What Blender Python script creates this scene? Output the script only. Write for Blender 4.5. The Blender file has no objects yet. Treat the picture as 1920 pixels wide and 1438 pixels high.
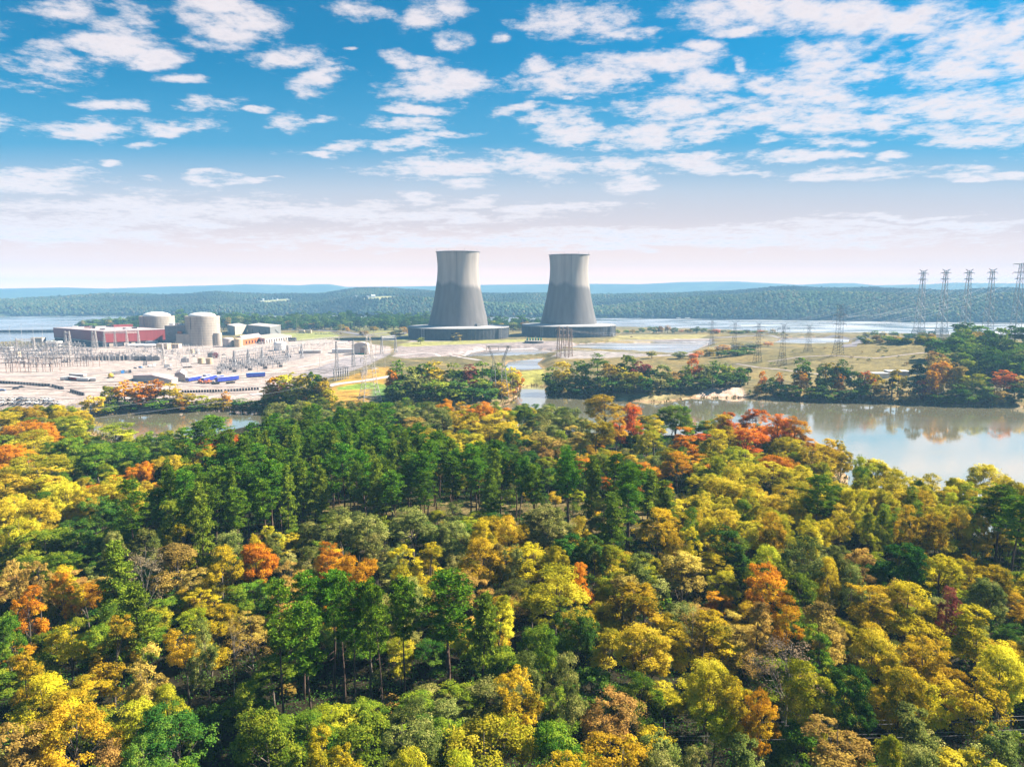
import bpy, bmesh, math, random
import numpy as np
from mathutils import Vector, Matrix

ORD_ = ['first', 'second', 'third', 'fourth', 'fifth', 'sixth', 'seventh', 'eighth']
# ------------------------------------------------------------------ camera, sky, sun, exposure
scene = bpy.context.scene
COL = scene.collection
CAMZ = 76.0
TILT = math.atan((719 - 550) / 1280.0)
cam_data = bpy.data.cameras.new("camera")
cam_data.sensor_fit = 'HORIZONTAL'
cam_data.sensor_width = 36.0
cam_data.lens = 24.0
cam_data.clip_start = 1.0
cam_data.clip_end = 60000.0
cam = bpy.data.objects.new("camera", cam_data)
cam.location = (0, 0, CAMZ)
cam.rotation_euler = (math.pi / 2 - TILT, 0, 0)
COL.objects.link(cam)
scene.camera = cam

SUN_EL = math.radians(40)
SUN_AZ = math.radians(17)            # degrees beyond due "right" (+X) towards +Y
sun_vec = Vector((math.cos(SUN_EL) * math.cos(SUN_AZ), math.cos(SUN_EL) * math.sin(SUN_AZ), math.sin(SUN_EL)))
sl = bpy.data.lights.new("sun", 'SUN')
sl.energy = 5.0
sl.angle = math.radians(0.55)
sl.color = (1.0, 0.91, 0.78)
so = bpy.data.objects.new("sun", sl)
so.rotation_euler = (-sun_vec).to_track_quat('-Z', 'Y').to_euler()
so.location = (300, 100, 400)
COL.objects.link(so)

scene.view_settings.view_transform = 'Standard'
scene.view_settings.look = 'None'
scene.view_settings.exposure = 1.72
scene.view_settings.gamma = 1.0
scene.view_settings.use_curve_mapping = False
scene.cycles.max_bounces = 6
scene.cycles.diffuse_bounces = 1
scene.cycles.glossy_bounces = 3
scene.cycles.transmission_bounces = 2
scene.cycles.volume_bounces = 1
scene.cycles.transparent_max_bounces = 4
scene.cycles.use_denoising = True
scene.cycles.caustics_reflective = False
scene.cycles.caustics_refractive = False

# clouds: (x, y, half width, half height) as seen when facing the plant, turned into fixed sky directions
CLOUDS = [
 (130,20,62,30),(95,125,82,28),(240,45,55,30),(220,85,80,24),(300,108,60,14),(85,98,60,12),(340,148,58,8),(440,55,88,34),
 (550,105,62,20),(400,18,60,14),(690,14,62,15),(815,22,52,26),(860,78,36,20),(960,72,16,12),(600,155,42,22),(660,97,16,5),
 (830,152,82,28),(775,124,42,15),(205,195,46,11),(140,240,95,17),(375,198,60,13),(385,235,46,11),(325,246,40,8),(285,264,30,7),
 (485,203,22,6),(545,220,34,13),(605,218,26,7),(800,205,60,9),(760,230,72,11),(825,250,62,9),(625,270,56,9),(590,285,56,8),
 (735,268,48,11),(60,335,105,24),(380,331,36,6),(265,334,26,5),(460,339,46,6),(520,328,26,4),(105,310,30,4),(205,306,22,5),
 (850,312,115,21),(870,346,46,8),(300,398,270,24),(580,396,170,16),(770,412,175,12),(120,432,240,26),(880,385,46,10),(800,374,30,6),
 (1120,30,102,34),(1200,60,60,14),(1340,18,98,34),(1385,55,50,14),(1530,28,145,28),(1650,45,110,30),(1760,18,84,22),(1700,62,60,14),
 (1830,90,110,56),(1910,50,50,50),(1580,118,92,34),(1780,140,92,28),(1905,120,62,50),(1100,148,96,27),(1040,120,36,14),(1235,118,104,20),
 (1300,160,62,24),(1310,90,40,14),(1388,128,16,13),(1490,172,92,38),(1560,192,52,22),(1250,212,68,36),(1200,254,72,20),(1310,240,52,18),
 (1335,256,46,11),(1070,236,62,30),(990,200,46,11),(1080,182,16,6),(1360,190,62,12),(1420,215,72,19),(1550,230,92,26),(1480,242,40,11),
 (1458,263,30,10),(1560,266,52,13),(1770,198,135,27),(1850,250,135,28),(1905,212,80,22),(1650,226,82,19),(1000,310,112,23),(1160,310,72,19),
 (1185,346,56,10),(1270,300,82,14),(1340,316,82,12),(1410,326,52,6),(1500,294,72,11),(1305,285,30,5),(1620,325,112,10),(1790,331,40,6),
 (1870,326,62,9),(1580,297,30,5),(1665,296,30,5),(1060,390,135,10),(965,398,52,9),(1300,436,430,10),(1720,424,330,8),(1690,404,120,5),
 (1100,452,700,12),(2050,180,130,60),(2080,60,120,60),(2050,290,120,20),(-120,60,120,40),(-120,230,100,20),(-160,400,180,26),
]
def pix_dir(x, y):
    cx, cy = (x - 960) / 1280.0, (719 - y) / 1280.0
    ct, st = math.cos(TILT), math.sin(TILT)
    return Vector((cx, ct + cy * st, -st + cy * ct))

world = bpy.data.worlds.new("World")
scene.world = world
world.use_nodes = True
wt = world.node_tree
wt.nodes.clear()
def wn(t, **k):
    n = wt.nodes.new(t)
    for a, b in k.items():
        setattr(n, a, b)
    return n
def wl(a, b): wt.links.new(a, b)
w_out = wn('ShaderNodeOutputWorld')
w_bg = wn('ShaderNodeBackground')
w_bg.inputs['Strength'].default_value = 0.050
wl(w_bg.outputs[0], w_out.inputs['Surface'])
w_sky = wn('ShaderNodeTexSky')
w_sky.sky_type = 'NISHITA'
w_sky.sun_disc = False
w_sky.sun_elevation = SUN_EL
w_sky.sun_rotation = math.pi / 2 - SUN_AZ
w_sky.altitude = 100
w_sky.air_density = 1.0
w_sky.dust_density = 0.4
w_sky.ozone_density = 3.0
tc = wn('ShaderNodeTexCoord')
sep = wn('ShaderNodeSeparateXYZ'); wl(tc.outputs['Generated'], sep.inputs[0])
def wmath(op, a, b=None, c=None, clamp=False):
    n = wn('ShaderNodeMath', operation=op); n.use_clamp = clamp
    for i, v in enumerate((a, b, c)):
        if v is None: continue
        if isinstance(v, (int, float)): n.inputs[i].default_value = v
        else: wl(v, n.inputs[i])
    return n.outputs[0]
ay = wmath('MAXIMUM', wmath('ABSOLUTE', sep.outputs['Y']), 0.05)
u_ = wmath('DIVIDE', sep.outputs['X'], ay)
v_ = wmath('DIVIDE', sep.outputs['Z'], ay)
uv = wn('ShaderNodeCombineXYZ'); wl(u_, uv.inputs[0]); wl(v_, uv.inputs[1])
# cloud-layer coordinates for the break-up noise
zz = wmath('ADD', wmath('MAXIMUM', sep.outputs['Z'], 0.0), 0.09)
cp = wn('ShaderNodeCombineXYZ'); wl(wmath('DIVIDE', sep.outputs['X'], zz), cp.inputs[0]); wl(wmath('DIVIDE', sep.outputs['Y'], zz), cp.inputs[1])
def wnoise(scale, detail, rough, vec, off=0.0):
    n = wn('ShaderNodeTexNoise'); n.inputs['Scale'].default_value = scale; n.inputs['Detail'].default_value = detail
    n.inputs['Roughness'].default_value = rough
    if off:
        m = wn('ShaderNodeVectorMath', operation='ADD'); wl(vec, m.inputs[0]); m.inputs[1].default_value = (off, off * 1.7, off * .3); vec = m.outputs[0]
    wl(vec, n.inputs['Vector']); return n
nw = wnoise(2.2, 3, 0.55, cp.outputs[0], 7.3)
wsub = wn('ShaderNodeVectorMath', operation='SUBTRACT'); wl(nw.outputs['Color'], wsub.inputs[0]); wsub.inputs[1].default_value = (.5, .5, .5)
wmul = wn('ShaderNodeVectorMath', operation='MULTIPLY'); wl(wsub.outputs[0], wmul.inputs[0]); wmul.inputs[1].default_value = (0.13, 0.05, 0)
wadd = wn('ShaderNodeVectorMath', operation='ADD'); wl(uv.outputs[0], wadd.inputs[0]); wl(wmul.outputs[0], wadd.inputs[1])
cur = None
for (x, y, a, b) in CLOUDS:
    d0 = pix_dir(x, y); d1 = pix_dir(x + a, y); d2 = pix_dir(x, y - b)
    c = (d0.x / d0.y, d0.z / d0.y)
    sx = 1.0 * abs(d1.x / d1.y - c[0]); sy = 1.02 * abs(d2.z / d2.y - c[1])
    n = wn('ShaderNodeVectorMath', operation='MULTIPLY_ADD')
    wl(wadd.outputs[0], n.inputs[0]); n.inputs[1].default_value = (1 / sx, 1 / sy, 0); n.inputs[2].default_value = (-c[0] / sx, -c[1] / sy, 0)
    l = wn('ShaderNodeVectorMath', operation='LENGTH'); wl(n.outputs[0], l.inputs[0])
    cur = l.outputs['Value'] if cur is None else wmath('MINIMUM', cur, l.outputs['Value'])
field = wmath('SUBTRACT', 1.0, cur)
field = wmath('MINIMUM', wmath('MAXIMUM', field, -1.5), 0.5)
nb = wnoise(3.6, 10, 0.66, cp.outputs[0])
nb2 = wnoise(14.0, 7, 0.66, cp.outputs[0], 3.1)
nsum = wmath('ADD', wmath('MULTIPLY', wmath('SUBTRACT', nb.outputs['Fac'], 0.5), 3.3), wmath('MULTIPLY', wmath('SUBTRACT', nb2.outputs['Fac'], 0.5), 2.5))
dens = wmath('ADD', field, nsum)
mr = wn('ShaderNodeMapRange'); mr.interpolation_type = 'SMOOTHSTEP'; wl(dens, mr.inputs['Value'])
mr.inputs['From Min'].default_value = -0.45; mr.inputs['From Max'].default_value = 0.85
# clear-sky colour: Nishita, tinted, with a pale rosy band of thick air along the horizon
tint = wn('ShaderNodeMix'); tint.data_type = 'RGBA'; tint.blend_type = 'MULTIPLY'; tint.inputs['Factor'].default_value = 1.0
wl(w_sky.outputs[0], tint.inputs['A']); tint.inputs['B'].default_value = (SKY_T := (0.006, 0.58, 0.73, 1))
hz = wn('ShaderNodeMapRange'); hz.interpolation_type = 'SMOOTHSTEP'; wl(v_, hz.inputs['Value'])
hz.inputs['From Min'].default_value = 0.34; hz.inputs['From Max'].default_value = 0.13
hz.inputs['To Min'].default_value = 0.0; hz.inputs['To Max'].default_value = 1.0
hr = wn('ShaderNodeValToRGB'); wl(wmath('MULTIPLY', v_, 4.0), hr.inputs[0]); he = hr.color_ramp.elements
while len(he) < 5: he.new(.5)
for e_, (p_, c_) in zip(he, ((0.0, (17.0, 7.2, 2.2)), (0.16, (7.5, 4.95, 3.7)), (0.40, (4.7, 3.95, 3.9)), (0.58, (3.45, 3.75, 4.3)), (0.84, (0.75, 2.5, 4.0)))):
    e_.position = p_; e_.color = (c_[0], c_[1], c_[2], 1)
mixh = wn('ShaderNodeMix'); mixh.data_type = 'RGBA'; wl(hz.outputs[0], mixh.inputs['Factor'])
wl(tint.outputs['Result'], mixh.inputs['A']); wl(hr.outputs[0], mixh.inputs['B'])
# clouds: sunlit rosy white, thicker middles slightly greyer
cm = wn('ShaderNodeMix'); cm.data_type = 'RGBA'
thick = wn('ShaderNodeMapRange'); wl(wmath('ADD', dens, wmath('MULTIPLY', nb2.outputs['Fac'], 1.2)), thick.inputs['Value']); thick.inputs['From Min'].default_value = 1.9; thick.inputs['From Max'].default_value = .75
wl(thick.outputs[0], cm.inputs['Factor']); cm.inputs['A'].default_value = (5.1, 4.75, 5.0, 1); cm.inputs['B'].default_value = (6.5, 5.8, 5.7, 1)
fin = wn('ShaderNodeMix'); fin.data_type = 'RGBA'
wl(wmath('MULTIPLY', mr.outputs[0], 0.95), fin.inputs['Factor']); wl(mixh.outputs['Result'], fin.inputs['A']); wl(cm.outputs['Result'], fin.inputs['B'])
wl(fin.outputs['Result'], w_bg.inputs['Color'])
world.cycles.sampling_method = 'MANUAL'
world.cycles.sample_map_resolution = 256

# ------------------------------------------------------------------ picture-to-place helpers
CT, ST = math.cos(TILT), math.sin(TILT)
def unproj(x, y, z):
    d = pix_dir(x, y)
    t = (z - CAMZ) / d.z
    return (d.x * t, d.y * t)
def depth(X, Y, Z): return Y * CT - (Z - CAMZ) * ST
def proj(X, Y, Z):
    dp = Y * CT - (Z - CAMZ) * ST
    up = Y * ST + (Z - CAMZ) * CT
    return 960 + 1280 * X / dp, 719 - 1280 * up / dp
def zat(X, Y, y):                      # height at which the place (X, Y) is seen on row y
    k = (719 - y) / 1280.0
    # (Y*ST + q*CT) = k*(Y*CT - q*ST)
    q = Y * (k * CT - ST) / (CT + k * ST)
    return CAMZ + q

rng = np.random.default_rng(11)
rnd = random.Random(5)

# ------------------------------------------------------------------ terrain
def UP(lst, z=0.0):
    return np.array([unproj(x, y, z) for x, y in lst])
NEAR_SHORE = [(-900,812),(0,818),(160,802),(230,835),(330,838),(400,815),(480,800),(560,795),(700,796),(830,790),(900,795),(1000,806),(1100,814),
              (1200,817),(1300,820),(1400,822),(1500,836),(1545,866),(1592,892),(1590,930),(1555,960),(1580,990),(1700,998),(1800,1004),(1920,1010),(2900,1060)]
FAR_BANK = [(2900,800),(1920,764),(1800,762),(1700,758),(1600,755),(1440,749),(1400,746),(1300,747),(1275,751),(1235,756),(1180,753),(1110,747),(1070,745),
            (1028,742),(1022,727),(1000,723),(976,727),(972,742),(955,757),(930,768),(890,776),(827,778),(700,776),(620,783),(560,779),(470,772),(400,768),(330,773),
            (240,776),(170,781),(0,772),(-900,770)]
LAKE = UP(NEAR_SHORE + FAR_BANK)
POND_A = UP([(1065,653),(1085,646),(1150,643),(1325,645),(1305,656),(1262,668),(1200,664),(1150,661),(1085,657)])
POND_B = UP([(842,674),(880,664),(912,657),(1000,657),(1035,659),(1012,667),(940,672),(880,673)])
POND_C = UP([(945,690),(955,678),(1018,672),(1006,682),(1019,694),(985,700),(955,699)])
POND_D = UP([(1472,634),(1530,633),(1592,636),(1588,647),(1500,649),(1440,647)])
RIVER_NEAR = [(-1400,668),(-300,658),(0,647),(50,641),(70,646),(100,638),(112,624),(150,616),(250,609),(500,607),(900,607),(1100,612),(1150,616),(1330,621),
              (1480,628),(1600,627),(1780,632),(2000,633),(3400,650)]
RIVER_FAR = [(3400,622),(1900,606),(1700,604),(1500,601),(1300,598),(1100,596),(600,592),(150,593),(0,594),(-1400,600)]
RIVER = UP(RIVER_NEAR + RIVER_FAR)
WATERS = [LAKE, POND_A, POND_B, POND_C, POND_D, RIVER]

def inside(poly, X, Y):
    r = np.zeros(X.shape, bool)
    n = len(poly)
    for i in range(n):
        x0, y0 = poly[i]; x1, y1 = poly[(i + 1) % n]
        if y0 == y1: continue
        c = ((y0 > Y) != (y1 > Y)) & (X < (x1 - x0) * (Y - y0) / (y1 - y0) + x0)
        r ^= c
    return r
def edist(poly, X, Y):
    best = np.full(X.shape, 1e9)
    n = len(poly)
    for i in range(n):
        x0, y0 = poly[i]; x1, y1 = poly[(i + 1) % n]
        dx, dy = x1 - x0, y1 - y0
        t = np.clip(((X - x0) * dx + (Y - y0) * dy) / (dx * dx + dy * dy + 1e-9), 0, 1)
        best = np.minimum(best, (X - x0 - t * dx) ** 2 + (Y - y0 - t * dy) ** 2)
    return np.sqrt(best)
def vnoise(X, Y, s, seed):
    """cheap smooth value noise, 0..1"""
    xs, ys = X / s + seed * 17.13, Y / s - seed * 9.7
    xi, yi = np.floor(xs), np.floor(ys)
    fx, fy = xs - xi, ys - yi
    fx = fx * fx * (3 - 2 * fx); fy = fy * fy * (3 - 2 * fy)
    def h(a, b):
        v = np.sin(a * 127.1 + b * 311.7 + seed * 74.7) * 43758.5453
        return v - np.floor(v)
    return (h(xi, yi) * (1 - fx) + h(xi + 1, yi) * fx) * (1 - fy) + (h(xi, yi + 1) * (1 - fx) + h(xi + 1, yi + 1) * fx) * fy
def sm(t):
    t = np.clip(t, 0, 1); return t * t * (3 - 2 * t)

SKY1 = [(-1200,545),(-400,548),(0,543),(60,541),(100,540),(200,536),(240,537),(300,541),(340,541),(400,537),(440,541),(500,545),(600,546),(640,538),(670,533),(700,532),
        (730,534),(760,538),(800,541),(860,545),(920,548),(1060,549),(1110,551),(1200,547),(1330,545),(1400,541),(1440,537),(1480,535),(1560,537),(1640,538),
        (1720,541),(1780,543),(1840,540),(1890,538),(1980,541),(2400,538),(3200,545)]
SKY2 = [(-1200,540),(0,541),(120,539),(200,541),(320,537),(400,535),(460,533),(520,534),(560,535),(590,533),(620,533),(650,538),(760,537),(830,536),(920,534),
        (1000,533),(1080,532),(1200,533),(1280,529),(1380,528),(1440,531),(1500,534),(1560,531),(1600,531),(1640,535),(1740,533),(1790,530),(1850,531),(1960,532),(3200,535)]
def interp(tab, x):
    a = np.array(tab, float); return np.interp(x, a[:, 0], a[:, 1])
D1, D2 = 3000.0, 6800.0
PLANT = UP([(-700,700),(-200,652),(60,650),(120,644),(330,640),(420,632),(560,630),(640,622),(740,614),(770,612),(1160,612),(1340,628),(1330,637),(1160,640),(760,646),(735,660),
            (700,684),(640,706),(600,735),(560,752),(480,762),(380,762),(160,768),(-700,766)], 5.5)
HILL_C = unproj(1930, 690, 8)
def height(X, Y, want_sd=False):
    X = np.asarray(X, float); Y = np.asarray(Y, float)
    R = np.hypot(X, Y)
    wat = np.zeros(X.shape, bool); sd = np.full(X.shape, 1e9)
    for w in WATERS:
        wat |= inside(w, X, Y); sd = np.minimum(sd, edist(w, X, Y))
    plant = sm(edist(PLANT, X, Y) / 25.0) * inside(PLANT, X, Y)
    near = R < 400
    plat = 3.0 + 2.5 * sm((R - 330) / 120.0)
    n1 = vnoise(X, Y, 60, 1) * 1.6 + vnoise(X, Y, 22, 2) * 0.7 - 1.0
    plat = plat + n1 * (1 - plant)
    # rolling meadow and the wooded rise on the right bank
    plat = plat + 9.0 * np.exp(-(((X - unproj(1590, 672, 8)[0]) / 130) ** 2 + ((Y - unproj(1590, 672, 8)[1]) / 90) ** 2))
    plat = plat + 22.0 * np.exp(-(((X - HILL_C[0]) / 140) ** 2 + ((Y - HILL_C[1] - 30) / 130) ** 2))
    h = np.minimum(plat * sm(sd / (plat * 3.2 + 2.0)) + 0.02, sd * 0.3 + 0.05)
    # hills beyond the river
    Rf = 1700.0
    far = (R > 1500) & (Y > 0) | (R > 2600)
    xp = 960 + 1291 * X / np.maximum(Y, R * 0.2)
    y1 = interp(SKY1, xp); y2 = interp(SKY2, xp)
    k1 = (550 - y1) / 1280.0 / np.sqrt(1 + ((xp - 960) / 1280) ** 2)
    k2 = (550 - y2) / 1280.0 / np.sqrt(1 + ((xp - 960) / 1280) ** 2)
    H1 = np.maximum(CAMZ + k1 * D1 - 14.0, 30.0)
    H2 = np.maximum(CAMZ + k2 * D2 - 2.0, 40.0)
    nz = vnoise(X, Y, 420, 3) * .5 + vnoise(X, Y, 190, 4) * .3 + vnoise(X, Y, 90, 5) * .2
    up1 = sm(sd / 1000.0)
    hh = H1 * (up1 * (0.66 + 0.95 * (nz - 0.5) * (1 - sm((R - 2500) / 500) * .75)) + 0.34 * sm((R - 2350) / 650.0)) 
    azm = np.arctan2(X, np.maximum(Y, 1.0)) * 2000
    f1 = H1 * (0.30 + 0.62 * vnoise(azm, azm * 0, 330, 41)) * np.exp(-((R - 2380) / 230.0) ** 2)
    f2 = H1 * (0.18 + 0.42 * vnoise(azm, azm * 0, 210, 42)) * np.exp(-((R - 2080) / 150.0) ** 2)
    hh = np.maximum(hh * np.where(R < 2650, .78, 1.0), np.maximum(f1, f2))
    hh = hh * (1 - 0.45 * sm((R - D1) / 900.0))
    hh = np.minimum(hh, H1)
    r2 = H2 * np.exp(-((R - D2) / 900.0) ** 2)
    hh = np.maximum(hh, r2)
    hh = np.minimum(hh, sd * 0.4 + 0.3)
    h = np.where(far & ~wat & ((R > 1950) | (sd < 0) | inside(RIVER_BEYOND, X, Y)), hh, h)
    h = np.where(wat, -np.minimum(sd * 0.25, 2.0) - 0.02, h)
    return (h, sd, wat, plant) if want_sd else h
_far = UP([(-1400,600),(0,594),(150,593),(600,592),(1100,596),(1300,598),(1500,601),(1700,604),(1900,606),(3400,622)])
RIVER_BEYOND = np.vstack([_far, [[30000, 3000], [30000, 30000], [-30000, 30000], [-30000, 3000]]])

def gz(X, Y): return float(height(np.array([X]), np.array([Y]))[0])
def hit(x, y, r0=60.0, r1=8000.0):
    d = pix_dir(x, y); hl = math.hypot(d.x, d.y)
    R = np.geomspace(r0, r1, 900)
    X = R * d.x / hl; Y = R * d.y / hl; Z = CAMZ + R * d.z / hl
    h = height(X, Y)
    i = np.argmax(h >= Z)
    if not (h >= Z).any(): i = len(R) - 1
    return X[i], Y[i], h[i]

# ------------------------------------------------------------------ mesh helpers
def np_mesh(name, V, F, smooth=False):
    """V (n,3), F (m,k) -> mesh, fast"""
    m = bpy.data.meshes.new(name)
    V = np.asarray(V, np.float32); F = np.asarray(F, np.int32)
    m.vertices.add(len(V)); m.vertices.foreach_set('co', V.ravel())
    k = F.shape[1]
    m.loops.add(F.size); m.loops.foreach_set('vertex_index', F.ravel())
    m.polygons.add(len(F)); m.polygons.foreach_set('loop_start', np.arange(0, F.size, k, dtype=np.int32))
    if smooth: m.polygons.foreach_set('use_smooth', np.ones(len(F), bool))
    m.update(calc_edges=True); m.validate()
    return m
def attr(m, name, vals, domain='FACE'):
    vals = np.asarray(vals, np.float32)
    if vals.ndim == 1:
        a = m.attributes.new(name, 'FLOAT', domain); a.data.foreach_set('value', vals)
    else:
        a = m.attributes.new(name, 'FLOAT_COLOR', domain)
        v = np.ones((len(vals), 4), np.float32); v[:, :3] = vals; a.data.foreach_set('color', v.ravel())

class MB:
    """collects shapes for ONE mesh object"""
    def __init__(s): s.v = []; s.f = []; s.m = []
    def add(s, vs, fs, mi=0):
        o = len(s.v); s.v += [tuple(p) for p in vs]; s.f += [tuple(i + o for i in f) for f in fs]; s.m += [mi] * len(fs); return s
    def box(s, c, d, rz=0.0, mi=0, taper=1.0):
        x, y, z = d[0] / 2, d[1] / 2, d[2] / 2; ca, sa = math.cos(rz), math.sin(rz); vs = []
        for dz, t in ((-z, 1), (z, taper)):
            for dx, dy in ((-x, -y), (x, -y), (x, y), (-x, y)):
                dx, dy = dx * t, dy * t
                vs.append((c[0] + dx * ca - dy * sa, c[1] + dx * sa + dy * ca, c[2] + dz))
        return s.add(vs, [(3, 2, 1, 0), (4, 5, 6, 7), (0, 1, 5, 4), (1, 2, 6, 5), (2, 3, 7, 6), (3, 0, 4, 7)], mi)
    def bar(s, a, b, r, n=4, mi=0, r2=None):
        a, b = Vector(a), Vector(b); d = b - a
        if d.length < 1e-6: return s
        r2 = r if r2 is None else r2
        d.normalize(); u = d.orthogonal().normalized(); w = d.cross(u); vs = []
        for p, rr in ((a, r), (b, r2)):
            for i in range(n):
                t = 2 * math.pi * (i + .5) / n; vs.append(p + (u * math.cos(t) + w * math.sin(t)) * rr)
        fs = [(i, (i + 1) % n, n + (i + 1) % n, n + i) for i in range(n)] + [tuple(range(n - 1, -1, -1)), tuple(range(n, 2 * n))]
        return s.add(vs, fs, mi)
    def path(s, pts, radii, n=5, mi=0):
        vs = []; fs = []
        for i, p in enumerate(pts):
            p = Vector(p); q = Vector(pts[min(i + 1, len(pts) - 1)]) - Vector(pts[max(i - 1, 0)])
            q.normalize(); u = q.cross(Vector((0.31, .95, .05))).normalized(); w = q.cross(u)
            for k in range(n):
                t = 2 * math.pi * k / n; vs.append(p + (u * math.cos(t) + w * math.sin(t)) * radii[i])
        for i in range(len(pts) - 1):
            for k in range(n):
                fs.append((i * n + k, i * n + (k + 1) % n, (i + 1) * n + (k + 1) % n, (i + 1) * n + k))
        fs.append(tuple(range(n - 1, -1, -1))); fs.append(tuple(range((len(pts) - 1) * n, len(pts) * n)))
        return s.add(vs, fs, mi)
    def lathe(s, prof, n=48, mi=0, c=(0, 0), cap_top=False, cap_bot=False):
        vs = []; fs = []
        for r, z in prof:
            for k in range(n):
                t = 2 * math.pi * k / n; vs.append((c[0] + r * math.cos(t), c[1] + r * math.sin(t), z))
        for i in range(len(prof) - 1):
            for k in range(n):
                fs.append((i * n + k, i * n + (k + 1) % n, (i + 1) * n + (k + 1) % n, (i + 1) * n + k))
        if cap_top: fs.append(tuple(range((len(prof) - 1) * n, len(prof) * n)))
        if cap_bot: fs.append(tuple(range(n - 1, -1, -1)))
        return s.add(vs, fs, mi)
    def build(s, name, mats, parent=None, loc=(0, 0, 0), rz=0.0, smooth=False, link=True):
        me = bpy.data.meshes.new(name); me.from_pydata(s.v, [], s.f)
        mats = mats if isinstance(mats, (list, tuple)) else [mats]
        for m in mats: me.materials.append(m)
        me.polygons.foreach_set('material_index', np.array(s.m, np.int32))
        if smooth: me.polygons.foreach_set('use_smooth', np.ones(len(s.f), bool))
        me.update()
        o = bpy.data.objects.new(name, me); o.location = loc; o.rotation_euler = (0, 0, rz)
        if parent is not None: o.parent = parent
        if link: COL.objects.link(o)
        return o
def tag(o, label=None, cat=None, group=None, kind=None):
    if label: o['label'] = label
    if cat: o['category'] = cat
    if group: o['group'] = group
    if kind: o['kind'] = kind
    return o
def empty(name, loc, rz=0.0, link=True):
    o = bpy.data.objects.new(name, None); o.location = loc; o.rotation_euler = (0, 0, rz); o.empty_display_size = 1.0
    if link: COL.objects.link(o)
    return o
def dup(root, kids, parent=None):
    """a linked copy of a thing with copies of its parts (kids: nested list of (object, kids))"""
    c = root.copy(); COL.objects.link(c)
    if parent is not None: c.parent = parent
    for k, kk in kids: dup(k, kk, c)
    return c

# ------------------------------------------------------------------ materials
def new_mat(name):
    m = bpy.data.materials.new(name); m.use_nodes = True; nt = m.node_tree; nt.nodes.clear()
    return m, nt
def N(nt, t, **k):
    n = nt.nodes.new(t)
    for a, b in k.items(): setattr(n, a, b)
    return n
def rgba(c): return (c[0], c[1], c[2], 1)
def paint(name, c, c2=None, scale=1.0, rough=0.7, metal=0.0, detail=4, lo=.35, hi=.65, bump=0.0, coords='Object', stretch=None):
    m, nt = new_mat(name)
    o = N(nt, 'ShaderNodeOutputMaterial'); p = N(nt, 'ShaderNodeBsdfPrincipled'); nt.links.new(p.outputs[0], o.inputs[0])
    p.inputs['Roughness'].default_value = rough; p.inputs['Metallic'].default_value = metal
    p.inputs['Specular IOR Level'].default_value = 0.3
    if c2 is None: c2 = tuple(x * .82 for x in c)
    t = N(nt, 'ShaderNodeTexCoord'); nz = N(nt, 'ShaderNodeTexNoise'); nz.inputs['Scale'].default_value = scale; nz.inputs['Detail'].default_value = detail
    src = t.outputs[coords]
    if stretch:
        mp = N(nt, 'ShaderNodeMapping'); mp.inputs['Scale'].default_value = stretch; nt.links.new(src, mp.inputs[0]); src = mp.outputs[0]
    nt.links.new(src, nz.inputs['Vector'])
    r = N(nt, 'ShaderNodeMapRange'); r.inputs['From Min'].default_value = lo; r.inputs['From Max'].default_value = hi; nt.links.new(nz.outputs['Fac'], r.inputs['Value'])
    mx = N(nt, 'ShaderNodeMix'); mx.data_type = 'RGBA'; mx.inputs['A'].default_value = rgba(c); mx.inputs['B'].default_value = rgba(c2)
    nt.links.new(r.outputs[0], mx.inputs['Factor']); nt.links.new(mx.outputs['Result'], p.inputs['Base Color'])
    if bump:
        b = N(nt, 'ShaderNodeBump'); b.inputs['Strength'].default_value = bump; nt.links.new(nz.outputs['Fac'], b.inputs['Height']); nt.links.new(b.outputs[0], p.inputs['Normal'])
    return m
def leafmat(name, ramp, transl=0.35, hue=0.025, val=0.3):
    """ramp: colours over the per-leaf 'tone' value"""
    m, nt = new_mat(name)
    o = N(nt, 'ShaderNodeOutputMaterial')
    a = N(nt, 'ShaderNodeAttribute', attribute_name='tone')
    cr = N(nt, 'ShaderNodeValToRGB'); els = cr.color_ramp.elements
    while len(els) < len(ramp): els.new(0.5)
    for i, c in enumerate(ramp):
        els[i].position = i / (len(ramp) - 1); els[i].color = rgba(c)
    nt.links.new(a.outputs['Fac'], cr.inputs[0])
    oi = N(nt, 'ShaderNodeObjectInfo')
    hs = N(nt, 'ShaderNodeHueSaturation')
    r1 = N(nt, 'ShaderNodeMapRange'); nt.links.new(oi.outputs['Random'], r1.inputs['Value']); r1.inputs['To Min'].default_value = .5 - hue; r1.inputs['To Max'].default_value = .5 + hue
    mm = N(nt, 'ShaderNodeMath', operation='MULTIPLY'); nt.links.new(oi.outputs['Random'], mm.inputs[0]); mm.inputs[1].default_value = 7.31
    fr = N(nt, 'ShaderNodeMath', operation='FRACT'); nt.links.new(mm.outputs[0], fr.inputs[0])
    r2 = N(nt, 'ShaderNodeMapRange'); nt.links.new(fr.outputs[0], r2.inputs['Value']); r2.inputs['To Min'].default_value = 1 - val; r2.inputs['To Max'].default_value = 1 + val * .7
    nt.links.new(r1.outputs[0], hs.inputs['Hue']); nt.links.new(r2.outputs[0], hs.inputs['Value']); nt.links.new(cr.outputs[0], hs.inputs['Color'])
    d = N(nt, 'ShaderNodeBsdfDiffuse'); t = N(nt, 'ShaderNodeBsdfTranslucent'); nt.links.new(hs.outputs[0], d.inputs[0]); nt.links.new(hs.outputs[0], t.inputs[0])
    mx = N(nt, 'ShaderNodeMixShader'); mx.inputs[0].default_value = transl
    nt.links.new(d.outputs[0], mx.inputs[1]); nt.links.new(t.outputs[0], mx.inputs[2]); nt.links.new(mx.outputs[0], o.inputs[0])
    return m
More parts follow.
